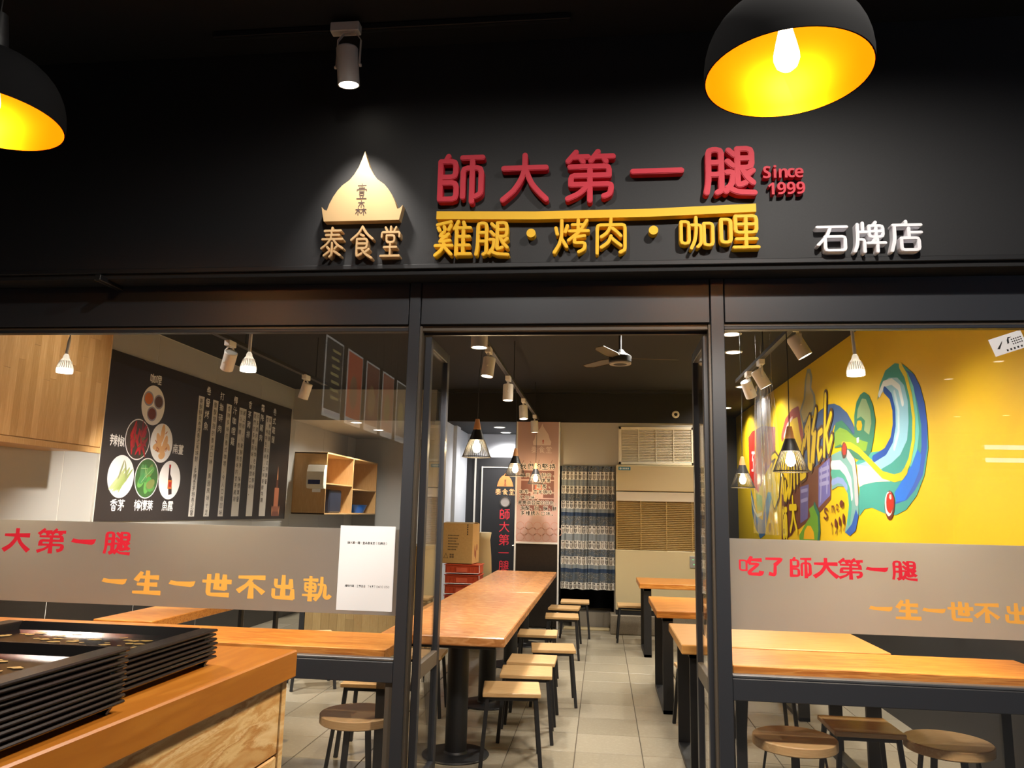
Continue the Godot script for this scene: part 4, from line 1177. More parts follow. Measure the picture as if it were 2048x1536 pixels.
func left_side() -> void:
	# bar along the window
	var bar := thing("window_bar", "long orange wood bar along the window behind the trays", "bar counter", Vector3(-2.77, 0, -0.345))
	part("top", slab(-1.58, 1.64, 0.712, 0.77, -0.255, 0.265, 0.004), M.wood_bar, bar)
	part("rail", slab(-1.55, 1.46, 0.672, 0.711, 0.14, 0.18, 0.002), M.steel_black, bar)
	for x in [-1.45, 0.0, 1.60]:
		var b := Buf.new()
		for z in [-0.2, 0.16]:
			b.box(Vector3(x, 0.336, z), Vector3(0.05, 0.672, 0.03), 0.002)
		b.box(Vector3(x, 0.012, -0.02), Vector3(0.05, 0.02, 0.39), 0.002)
		part("leg", b, M.steel_black, bar)
	# narrow table behind it
	var nt := thing("narrow_table", "narrow brown table standing behind the left window bar", "table", Vector3(-3.0, 0, -1.75))
	part("top", slab(-0.2, 0.2, 0.712, 0.77, -1.05, 1.08, 0.004), M.wood_bar, nt)
	for z in [-0.9, 0.9]:
		var b := Buf.new()
		for x in [-0.16, 0.16]:
			b.box(Vector3(x, 0.356, z), Vector3(0.03, 0.71, 0.05), 0.002)
		b.box(Vector3(0, 0.012, z), Vector3(0.35, 0.02, 0.05), 0.002)
		part("leg", b, M.steel_black, nt)
	# service counter with board front
	var sc := thing("service_counter", "boarded wooden service counter in front of the kitchen", "counter", Vector3(0, 0, 0))
	part("body", slab(-3.10, -1.86, 0.0, 1.08, -4.6, -4.014), M.wood_dull[0], sc)
	boarding(sc, -3.10, -1.86, 0.02, 1.08, -4.014, 0, 0.09, 3, M.wood_dull)
	part("top", slab(-3.16, -1.84, 1.08, 1.12, -4.62, -3.98, 0.003), M.wood_dull[1], sc)
	part("post", slab(-3.16, -3.105, 0.0, 1.08, -4.06, -4.0, 0.002), M.steel_black, sc)
	# hanging cupboard by the window
	var cb := thing("hanging_cupboard", "large pale wood cupboard hung high beside the menu wall", "cupboard", Vector3.ZERO)
	part("body", slab(-4.368, -3.913, 1.89, 3.12, -1.55, -0.12), M.wood_cabinet[2], cb)
	boarding(cb, -0.12, -1.545, 1.925, 3.12, -3.913, 2, 0.062, 5, M.wood_cabinet)
	part("bottom_rail", slab(-3.93, -3.896, 1.875, 1.918, -1.555, -0.12, 0.003), M.wood_cabinet[1], cb)
	part("edge_strip", slab(-3.93, -3.899, 1.875, 3.12, -1.562, -1.548, 0.002), M.wood_cabinet[0], cb)
	# printed menu wall board
	var mb := thing("menu_wall_board", "long dark board of dish names and round food pictures on the left wall", "menu board", Vector3.ZERO)
	part("panel", slab(-4.37, -4.352, 1.335, 2.855, -6.25, -2.20), plain(rgb(46, 38, 34), 0.34), mb)
	var fr := Buf.new()
	for z in [-6.252, -2.198]:
		fr.box(Vector3(-4.360, 2.095, z), Vector3(0.022, 1.53, 0.012))
	part("edge_trim", fr, M.joint_light, mb)
	var xf := on_left_wall(-4.352)
	var b := Buf.new()
	var rng := RandomNumberGenerator.new()
	rng.seed = 4
	var rounds := [[2.917, 2.444], [2.723, 2.093], [3.12, 2.094], [2.527, 1.736], [2.928, 1.738], [3.325, 1.738]]
	for k in 6:
		var c := Vector2(rounds[k][0], rounds[k][1])
		tint(b, 236, 234, 232)
		b.area(oval(c, 0.194, 0.194, 40), 0.0006, xf)
		if k == 0:
			for q in [[-0.085, 0.055, 206, 112, 40], [0.085, 0.045, 96, 66, 54], [-0.01, -0.085, 110, 52, 34]]:
				tint(b, 150, 150, 168)
				b.area(oval(c + Vector2(q[0], q[1]), 0.082, 0.072, 20), 0.0010, xf)
				tint(b, q[2], q[3], q[4])
				b.area(oval(c + Vector2(q[0], q[1]), 0.066, 0.056, 20), 0.0014, xf)
		elif k == 1:
			tint(b, 66, 52, 42)
			b.area(oval(c, 0.184, 0.184, 36), 0.0010, xf)
			for q in 26:
				tint(b, rng.randf_range(120, 196), rng.randf_range(16, 38), rng.randf_range(22, 36))
				pod(b, c + Vector2(rng.randf_range(-0.1, 0.1), rng.randf_range(-0.1, 0.1)), rng.randf_range(0.06, 0.10), rng.randf_range(0.010, 0.016), rng.randf_range(0.9, 2.3), 0.0014 + q * 0.00008, xf)
			for q in 5:
				tint(b, 70, 110, 50)
				pod(b, c + Vector2(rng.randf_range(-0.08, 0.10), rng.randf_range(-0.14, 0.08)), 0.03, 0.006, rng.randf_range(0.5, 2.5), 0.0038 + q * 0.0001, xf)
		elif k == 2:
			for q in [[0.0, 0.09, 0.10, 0.035, 1.4], [-0.05, 0.0, 0.10, 0.04, 1.9], [0.05, -0.02, 0.11, 0.04, 1.2], [-0.1, -0.04, 0.05, 0.03, 0.5], [0.11, -0.03, 0.05, 0.028, 2.6], [0.02, -0.12, 0.06, 0.036, 0.3], [-0.02, -0.06, 0.09, 0.034, 0.0]]:
				tint(b, 226, 176, 120)
				pod(b, c + Vector2(q[0], q[1]), q[2], q[3], q[4], 0.0012 + absf(q[0]) * 0.003, xf)
			for q in 9:
				tint(b, 184, 104, 56)
				pod(b, c + Vector2(rng.randf_range(-0.1, 0.1), rng.randf_range(-0.1, 0.12)), 0.025, 0.006, rng.randf_range(0, 3), 0.0020 + q * 0.0001, xf)
		elif k == 3:
			for q in 12:
				tint(b, 196 - q * 4, 204 - q * 3, 150 - q * 5)
				pod(b, c + Vector2(-0.06 + q * 0.012, -0.03 + 0.004 * (q % 3)), 0.14, 0.013, 0.75 + 0.07 * (q % 5), 0.0012 + q * 0.0001, xf)
			tint(b, 150, 156, 112)
			pod(b, c + Vector2(-0.01, 0.06), 0.10, 0.012, 1.2, 0.0028, xf)
			pod(b, c + Vector2(0.06, 0.05), 0.10, 0.012, 1.8, 0.0029, xf)
		elif k == 4:
			tint(b, 64, 104, 50)
			b.area(oval(c, 0.184, 0.184, 36), 0.0010, xf)
			for q in 11:
				tint(b, rng.randf_range(70, 130), rng.randf_range(130, 172), rng.randf_range(60, 84))
				pod(b, c + Vector2(rng.randf_range(-0.09, 0.09), rng.randf_range(-0.1, 0.1)), rng.randf_range(0.07, 0.09), rng.randf_range(0.03, 0.045), rng.randf_range(0, 3), 0.0014 + q * 0.0001, xf)
			tint(b, 160, 190, 130)
			for q in 5:
				pod(b, c + Vector2(rng.randf_range(-0.08, 0.08), rng.randf_range(-0.1, 0.1)), 0.06, 0.003, rng.randf_range(0, 3), 0.0028 + q * 0.0001, xf)
		else:
			tint(b, 60, 40, 34)
			blot(b, [c + Vector2(-0.03, 0.15), c + Vector2(-0.005, 0.15), c + Vector2(0.0, 0.06), c + Vector2(0.035, 0.02), c + Vector2(0.06, -0.14), c + Vector2(0.0, -0.15), c + Vector2(-0.03, 0.0), c + Vector2(-0.03, 0.07)], 0.0012, xf)
			tint(b, 200, 110, 40)
			b.area(scaled(rect(-0.028, -0.09, 0.045, 0.0), c, 100, 100), 0.0016, xf)
			tint(b, 176, 36, 30)
			b.area(scaled(rect(-0.012, -0.07, 0.035, -0.02), c, 100, 100), 0.0020, xf)
			b.area(scaled(rect(-0.032, 0.12, 0.0, 0.155), c, 100, 100), 0.0020, xf)
	tint(b, 232, 230, 226)
	for l in [["咖哩", 2.87, 2.703, 0.095], ["辣椒", 2.365, 2.055, 0.105], ["南薑", 3.378, 2.059, 0.10], ["香茅", 2.465, 1.479, 0.105], ["檸檬葉", 2.82, 1.481, 0.10], ["魚露", 3.28, 1.479, 0.10]]:
		row(b, l[0], Vector2(l[1], l[2]), l[3], Vector2(l[3] + 0.002, 0), 10.0, 0.0008, xf)
	var columns := [["卷醬烤魚", 3.937, 2.75, 2.355], ["打拋碎肉", 4.247, 2.735, 2.362], ["椰汁咖哩雞", 4.579, 2.739, 2.247], ["香茅豬排", 4.962, 2.737, 2.37], ["霜降豬肉", 5.32, 2.744, 2.364], ["卷式雞腿", 5.688, 2.743, 2.375]]
	for c in columns:
		tint(b, 236, 232, 226)
		var n: int = c[0].length()
		row(b, c[0], Vector2(c[1], c[2]), 0.092, Vector2(0, (c[3] - c[2]) / (n - 1)), 9.0, 0.0008, xf)
	var strips := [
		[3.80, 0.06, ["新鮮鮮魚卷烤泰式風味鮮，多種香茅特卷式醬"]], [4.11, 0.06, ["酸酸甜甜的泰式口味，異國風味十足"]], [4.43, 0.06, ["香辣多味的泰式咖哩，令人口指回味"]],
		[4.78, 0.092, ["豬上排，以新鮮香茅，檸檬葉醬", "加以特調，泰式風味的香茅豬排"]], [5.155, 0.086, ["不多豬肉，有特色的新鮮味", "我們的多種風味，鮮甜口味。"]], [5.522, 0.09, ["新鮮雞腿，以泰式特調醬", "香、辣特色風味，口味新鮮特調"]]]
	for s in strips:
		tint(b, 214, 208, 198)
		b.area(rect(s[0] - s[1], 1.372, s[0] + s[1], 2.668), 0.0007, xf)
		tint(b, 70, 62, 58)
		for j in s[2].size():
			var text: String = s[2][j]
			var x: float = s[0] if s[2].size() == 1 else s[0] + 0.042 - 0.084 * j
			row(b, text, Vector2(x, 2.615), 0.062, Vector2(0, -1.2 / maxf(text.length() - 1, 15)), 9.0, 0.0010, xf)
	# temple tower in print
	for q in [[0.12, 1.372, 1.43, 120, 74, 60], [0.10, 1.43, 1.50, 146, 92, 72], [0.07, 1.50, 1.745, 176, 110, 80], [0.034, 1.745, 1.85, 90, 56, 44], [0.02, 1.85, 1.90, 190, 130, 90]]:
		tint(b, q[3], q[4], q[5])
		b.area(rect(5.925 - q[0], q[1], 5.925 + q[0], q[2]), 0.0008, xf)
	tint(b, 186, 130, 96)
	blot(b, [Vector2(5.905, 1.90), Vector2(5.945, 1.90), Vector2(5.925, 2.04)], 0.0009, xf)
	for s in [-1, 1]:
		blot(b, [Vector2(5.925 + s * 0.12, 1.372), Vector2(5.925 + s * 0.13, 1.52), Vector2(5.925 + s * 0.09, 1.44)], 0.0010, xf)
	part("print", b, M.gloss_print, mb)
	# shelf cupboard with a towel dispenser on its end
	var sh := thing("shelf_cupboard", "open pale wood shelf cupboard on the wall past the menu board", "cupboard", Vector3.ZERO)
	part("end_panel", slab(-4.37, -3.885, 1.40, 2.275, -6.52, -6.50, 0.002), M.wood_cabinet[0], sh)
	part("end_panel", slab(-4.37, -3.885, 1.40, 2.275, -8.97, -8.95, 0.002), M.wood_cabinet[0], sh)
	part("divider", slab(-4.36, -3.885, 1.42, 2.255, -7.70, -7.68, 0.002), M.wood_cabinet[2], sh)
	part("top", slab(-4.37, -3.88, 2.255, 2.277, -8.97, -6.5, 0.002), M.wood_cabinet[2], sh)
	part("bottom", slab(-4.37, -3.88, 1.40, 1.42, -8.97, -6.5, 0.002), M.wood_cabinet[2], sh)
	part("shelf", slab(-4.36, -3.89, 1.825, 1.843, -7.68, -6.52, 0.002), M.wood_cabinet[2], sh)
	part("shelf", slab(-4.36, -3.89, 1.78, 1.798, -8.95, -7.70, 0.002), M.wood_cabinet[2], sh)
	boarding(sh, -8.95, -6.52, 1.42, 2.255, -4.368, 2, 0.12, 8, M.wood_cabinet)
	var td := thing("towel_dispenser", "white paper towel dispenser with blue label on the shelf cupboard", "dispenser", Vector3(-4.005, 1.755, -6.496))
	var body := Buf.new()
	body.prism(PackedVector2Array([Vector2(0, 0), Vector2(0.085, 0.01), Vector2(0.11, 0.06), Vector2(0.11, 0.24), Vector2(0.07, 0.335), Vector2(0, 0.34)]), -0.125, 0.125, Transform3D(Basis(Vector3(0, 0, 1), Vector3.UP, Vector3(-1, 0, 0)), Vector3.ZERO))
	body.area(PackedVector2Array([Vector2(0, 0), Vector2(0.085, 0.01), Vector2(0.11, 0.06), Vector2(0.11, 0.24), Vector2(0.07, 0.335), Vector2(0, 0.34)]), 0.125, Transform3D(Basis(Vector3(0, 0, 1), Vector3.UP, Vector3(1, 0, 0)), Vector3.ZERO))
	part("case", body, M.cream_white, td)
	part("label_plate", slab(-0.1, 0.075, 0.065, 0.125, 0.110, 0.112), plain(rgb(40, 44, 92), 0.4), td)
	part("paper_towel", slab(-0.06, 0.06, -0.045, 0.0, 0.03, 0.036), M.paper, td)
	var bs := Buf.new()
	bs.lathe([Vector2(0.15, 0.0), Vector2(0.155, 0.004), Vector2(0.21, 0.13), Vector2(0.225, 0.135), Vector2(0.205, 0.128), Vector2(0.145, 0.01), Vector2(0.0, 0.008)], 28)
	single("basin", "blue plastic basin on the lower shelf of the cupboard", "basin", bs, plain(rgb(30, 96, 190), 0.35), Vector3(-4.11, 1.421, -8.5))
	var pan := Buf.new()
	pan.box(Vector3(0, 0.17, 0), Vector3(0.36, 0.34, 0.5), 0.02)
	single("dark_case", "dark appliance case on the lower shelf of the cupboard", "appliance", pan, plain(rgb(40, 44, 60), 0.4), Vector3(-4.12, 1.421, -7.1))
	# stools
	round_stool(Vector3(-1.315, 0, -0.27), "round wood stool with black legs beside the door post under the left bar", 0.3)
	square_stool(Vector3(-1.44, 0, -0.98), 0.05, "square wood stool behind the round stool near the left door leaf", 0)
	square_stool(Vector3(-2.46, 0, -2.58), 0.5, "square wood stool alone on the open floor left of the long table", 1)
	square_stool(Vector3(-2.22, 0, -0.78), 0.0, "square wood stool pushed to the back of the left window bar", 2)


func pod(b: Buf, at: Vector2, length: float, r: float, turn: float, z: float, xf: Transform3D) -> void:
	var poly := PackedVector2Array()
	for k in 14:
		var a := TAU * k / 14.0
		poly.append(at + Vector2(cos(a) * length, sin(a) * r + 0.12 * r * cos(2.0 * a)).rotated(turn))
	var room := PackedVector2Array()
	b.area(poly, z, xf)


func square_stool(at: Vector3, turn: float, label: String, tone := 0, group := "square stools") -> Node3D:
	var t := thing("stool", label, "stool", at, turn, group)
	var h := 0.43
	part("seat", slab(-0.175, 0.175, h - 0.026, h, -0.165, 0.165, 0.004), M.wood_seat[tone % 4], t)
	var f := Buf.new()
	for s in [-1.0, 1.0]:
		f.box(Vector3(s * 0.145, h - 0.037, 0), Vector3(0.02, 0.022, 0.27), 0.002)
		f.box(Vector3(0, h - 0.037, s * 0.135), Vector3(0.31, 0.022, 0.02), 0.002)
	part("frame", f, M.steel_black, t)
	for sx in [-1.0, 1.0]:
		for sz in [-1.0, 1.0]:
			var b := Buf.new()
			b.bar(Vector3(sx * 0.145, h - 0.03, sz * 0.135), Vector3(sx * 0.178, 0.0, sz * 0.168), 0.024, 0.024, 0.002)
			part("leg", b, M.steel_black, t)
	return t


func round_stool(at: Vector3, label: String, turn: float) -> Node3D:
	var t := thing("round_stool", label, "stool", at, turn, "round stools at the window bars")
	var h := 0.405
	var b := Buf.new()
	b.lathe([Vector2(0.0, h - 0.047), Vector2(0.201, h - 0.047), Vector2(0.207, h - 0.042), Vector2(0.207, h - 0.005), Vector2(0.202, h), Vector2(0.0, h)], 48)
	part("seat", b, M.wood_seat[0], t)
	var f := Buf.new()
	f.lathe([Vector2(0.125, h - 0.062), Vector2(0.15, h - 0.062), Vector2(0.15, h - 0.045), Vector2(0.125, h - 0.045)], 32)
	part("frame", f, M.steel_black, t)
	for k in 4:
		var a := PI / 2 * k + 0.4
		var d := Vector3(cos(a), 0, sin(a))
		var l := Buf.new()
		l.bar(d * 0.135 + Vector3(0, h - 0.045, 0), d * 0.19, 0.034, 0.012, 0.002, Vector3.UP.cross(d))
		part("leg", l, M.steel_black, t)
	return t


func u_table(called: String, label: String, x0: float, x1: float, z0: float, z1: float, m: Material, group := "") -> void:
	var t := thing(called, label, "table", Vector3((x0 + x1) / 2, 0, (z0 + z1) / 2), 0.0, group)
	var w := absf(x1 - x0) / 2
	var d := absf(z1 - z0) / 2
	part("top", slab(-w, w, 0.715, 0.77, -d, d, 0.005), m, t)
	for s in [-1.0, 1.0]:
		var b := Buf.new()
		var x: float = s * (w - 0.09)
		for q in [-1.0, 1.0]:
			b.box(Vector3(x, 0.357, q * (d - 0.07)), Vector3(0.08, 0.714, 0.03), 0.002)
		b.box(Vector3(x, 0.015, 0), Vector3(0.08, 0.03, 2 * d - 0.11), 0.002)
		b.box(Vector3(x, 0.70, 0), Vector3(0.08, 0.03, 2 * d - 0.11), 0.002)
		part("leg", b, M.steel_black, t)


func right_side() -> void:
	var bar := thing("window_bar", "orange wood bar along the window below the yellow wall", "bar counter", Vector3(1.43, 0, -0.345))
	part("top", slab(-0.78, 0.78, 0.712, 0.77, -0.25, 0.265, 0.004), M.wood_bar, bar)
	part("rail", slab(-0.76, 0.76, 0.672, 0.711, 0.14, 0.18, 0.002), M.steel_black, bar)
	for x in [-0.73, 0.69]:
		var b := Buf.new()
		for z in [-0.2, 0.16]:
			b.box(Vector3(x, 0.336, z), Vector3(0.05, 0.672, 0.03), 0.002)
		b.box(Vector3(x, 0.012, -0.02), Vector3(0.05, 0.02, 0.39), 0.002)
		part("leg", b, M.steel_black, bar)
	round_stool(Vector3(0.975, 0, -0.262), "round wood stool under the right bar next to the door leaf", 0.2)
	round_stool(Vector3(1.745, 0, -0.345), "round wood stool under the right bar next to the wall", 0.5)
	u_table("dining_table", "pale wood dining table behind the right window bar", 0.455, 1.60, -1.52, -0.645, M.wood_table_pale, "dining tables along the right")
	u_table("dining_table", "orange wood dining table, second behind the right window bar", 0.42, 1.60, -3.25, -2.2, M.wood_bar, "dining tables along the right")
	u_table("dining_table", "orange wood dining table standing before the air conditioner", 0.40, 1.60, -5.35, -4.55, M.wood_bar, "dining tables along the right")
	square_stool(Vector3(1.36, 0, -0.47), 0.0, "square wood stool between the two round stools at the right bar", 1)
	square_stool(Vector3(0.72, 0, -1.86), 0.1, "square wood stool between the pale table and the second table", 2)
	square_stool(Vector3(1.15, 0, -1.86), 0.0, "square wood stool beside the yellow wall behind the pale table", 0)
	square_stool(Vector3(0.76, 0, -3.65), -0.08, "square wood stool behind the second table on the right", 3)
	square_stool(Vector3(0.36, 0, -5.62), 0.0, "square wood stool before the concrete plinth of the air conditioner", 3)
	# folding screen of bent tube by the door
	var cable := Buf.new()
	cable.box(Vector3.ZERO, Vector3(0.012, 0.05, 0.05), 0.006)
	single("wall_switch", "small white switch box on the painted wave of the yellow wall", "switch", cable, M.white, Vector3(2.243, 2.19, -3.03))
	# clear plastic sheet that hangs beside the right track
	var ps := thing("plastic_sheet", "clear crinkled plastic sheet hanging before the painted wall", "plastic sheet", Vector3.ZERO)
	var p := Buf.new()
	var cols := 60
	var rows_ := 14
	var pts := []
	for i in cols + 1:
		var line := []
		for j in rows_ + 1:
			var u := float(i) / cols
			var v := float(j) / rows_
			var gather := lerpf(0.55, 1.0, pow(v, 0.6))
			var x := 1.385 + 0.03 * sin(u * 25.0 + 1.5 * v) * (0.5 + v) + 0.012 * sin(u * 61.0 + 3.0 * v)
			line.append(Vector3(x, 2.66 - 1.3 * v, -2.75 - (u - 0.5) * 0.95 * gather))
		pts.append(line)
	for i in cols:
		for j in rows_:
			var nn: Vector3 = (pts[i + 1][j] - pts[i][j]).cross(pts[i][j + 1] - pts[i][j]).normalized()
			p.quad(pts[i][j], pts[i + 1][j], pts[i + 1][j + 1], pts[i][j + 1], nn)
	part("sheet", p, M.clear, ps)
	for u in [2, 30, 58]:
		var hk := Buf.new()
		hk.tube([pts[u][0] - Vector3(0, 0.01, 0), Vector3(pts[u][0].x, 3.16, pts[u][0].z)], 0.002, 6)
		part("hanging_wire", hk, M.chrome, ps)


func middle() -> void:
	for k in 2:
		var z0 := -0.60 - 2.585 * k
		var t := thing("long_table", ["long brown wood table on round pedestals next to the door opening", "long brown wood table on round pedestals reaching the pink panel"][k], "table", Vector3(-0.937, 0, z0 - 1.29), 0.0, "long tables in the middle row")
		part("top", slab(-0.375, 0.375, 0.715, 0.77, -1.288, 1.288, 0.006), M.wood_table, t)
		var u := Buf.new()
		u.box(Vector3(0, 0.700, 0), Vector3(0.62, 0.028, 2.4), 0.003)
		part("subframe", u, M.steel_black, t)
		for z in [0.90, -0.40] if k == 0 else [0.6, -0.6]:
			var b := Buf.new()
			b.lathe([Vector2(0.0, 0.0), Vector2(0.205, 0.0), Vector2(0.21, 0.006), Vector2(0.205, 0.012), Vector2(0.075, 0.018), Vector2(0.068, 0.03), Vector2(0.068, 0.686), Vector2(0.0, 0.686)], 40, Transform3D(Basis.IDENTITY, Vector3(0.035, 0, z)))
			part("pedestal", b, M.steel_black, t)
	var spots := [[-0.552, -0.93, 0.12, 0, "first square stool on the aisle side of the long table from the door"], [-0.51, -1.46, 0.06, 1, "second square stool on the aisle side of the long table from the door"], [-0.51, -1.90, 0.0, 0, "third square stool on the aisle side of the long table from the door"],
		[-0.392, -2.45, 0.10, 1, "fourth square stool, pulled out furthest into the aisle"], [-0.575, -3.17, 0.03, 2, "fifth square stool on the aisle side, at the joint of the long tables"], [-0.42, -4.40, 0.05, 3, "sixth, brown-seated square stool on the aisle side"], [-0.428, -5.13, -0.05, 3, "seventh, brown-seated square stool on the aisle side"], [-0.33, -5.80, 0.02, 2, "square stool in the aisle right before the owl curtain"]]
	for s in spots:
		square_stool(Vector3(s[0], 0, s[1]), s[2], s[4], s[3])
	square_stool(Vector3(-1.36, 0, -1.95), 0.05, "square stool on the far side of the long table beside the first pedestal", 1)
	square_stool(Vector3(-1.40, 0, -2.75), -0.05, "square stool on the far side of the long table at the joint", 0)
	# boxes stacked behind the long table
	for k in 5:
		var y := 0.115 * k + 0.32
		var g := thing("crate", "red-brown plastic crate with wire handle, %s of the stack" % ["lowest", "second from below", "middle one", "second from above", "topmost"][k], "crate", Vector3(-1.60, y, -5.05), 0.0, "crates under the cardboard box")
		var b := Buf.new()
		b.box(Vector3(0, 0.052, 0), Vector3(0.40, 0.10, 0.30), 0.006)
		b.box(Vector3(0, 0.100, 0), Vector3(0.42, 0.012, 0.32), 0.003)
		for q in 9:
			b.box(Vector3(-0.18 + 0.045 * q, 0.04, 0.151), Vector3(0.006, 0.06, 0.006), 0.001)
		part("body", b, M.crate, g)
		part("label_plate", slab(-0.07, 0.06, 0.02, 0.07, 0.155, 0.157), plain(rgb(196, 84, 54), 0.5), g)
		var w := Buf.new()
		w.tube([Vector3(-0.2, 0.10, 0.165), Vector3(-0.205, 0.02, 0.172), Vector3(-0.19, 0.008, 0.175), Vector3(0.19, 0.008, 0.175), Vector3(0.205, 0.02, 0.172), Vector3(0.2, 0.10, 0.165)], 0.004, 6)
		part("wire_handle", w, M.white, g)
	var base := thing("storage_box", "dark box on the floor carrying the red-brown crates", "box", Vector3(-1.60, 0, -5.05))
	part("body", slab(-0.2, 0.2, 0.0, 0.30, -0.15, 0.15, 0.006), M.steel_black, base)
	part("lid", slab(-0.21, 0.21, 0.30, 0.32, -0.16, 0.16, 0.004), M.black, base)
	var cb := thing("cardboard_box", "brown cardboard box with printing on top of the crates", "box", Vector3(-1.66, 0.8945, -5.08), deg_to_rad(-4))
	part("body", slab(-0.185, 0.185, 0.0, 0.455, -0.17, 0.17, 0.003), M.carton, cb)
	for s in [-1.0, 1.0]:
		var fl := Buf.new()
		fl.bar(Vector3(0, 0.456, s * 0.168), Vector3(0, 0.468, s * 0.02), 0.36, 0.004)
		part("flap", fl, M.carton, cb)
	var pr := Buf.new()
	tint(pr, 96, 76, 48)
	for r in 6:
		for q in 8 - (r % 3):
			pr.area(rect(-0.11 + q * 0.017, 0.31 - r * 0.032, -0.097 + q * 0.017, 0.323 - r * 0.032), 0.1705)
	part("printed_lines", pr, M.print, cb)
	pr = Buf.new()
	tint(pr, 60, 46, 34)
	for q in 5:
		pr.area(rect(0.115, 0.43 - q * 0.026, 0.128, 0.448 - q * 0.026), 0.1705)
	part("printed_column", pr, M.print, cb)
	pr = Buf.new()
	tint(pr, 96, 76, 48)
	for q in [[-0.155, 0.06, -0.13, 0.11], [-0.13, 0.11, -0.105, 0.06], [-0.155, 0.06, -0.105, 0.06]]:
		for o in Geometry2D.offset_polyline(PackedVector2Array([Vector2(q[0], q[1]) * 1000, Vector2(q[2], q[3]) * 1000]), 2.6):
			pr.area(scaled(o, Vector2.ZERO, 0.1, 0.1), 0.1705 + 0.0001 * q[0])
	for o in [rect(-0.085, 0.062, -0.062, 0.082), rect(-0.058, 0.062, -0.035, 0.082), rect(-0.085, 0.088, -0.062, 0.108), rect(-0.058, 0.088, -0.035, 0.108)]:
		pr.area(o, 0.1706)
	part("recycling_mark", pr, M.print, cb)
	pr = Buf.new()
	tint(pr, 120, 40, 30)
	for q in [[-0.05, 0.14, 0.05], [0.0, 0.10, 0.03], [0.05, 0.18, 0.02]]:
		pr.area(oval(Vector2(q[0], q[1]), 0.02, q[2] + 0.02, 14), 0.1856, Transform3D(Basis(Vector3(0, 0, -1), Vector3.UP, Vector3(1, 0, 0)), Vector3.ZERO))
	part("printed_chillies", pr, M.print, cb)
	var bag := Buf.new()
	bag.lathe([Vector2(0.0, 0.0), Vector2(0.13, 0.0), Vector2(0.16, 0.15), Vector2(0.165, 0.6), Vector2(0.15, 0.95), Vector2(0.13, 1.15), Vector2(0.145, 1.24), Vector2(0.0, 1.22)], 14, Transform3D(Basis.IDENTITY, Vector3.ZERO), true)
	single("paper_sack", "tall brown paper sack behind the cardboard box", "sack", bag, plain(rgb(150, 132, 92), 0.7), Vector3(-1.50, 0, -5.50))


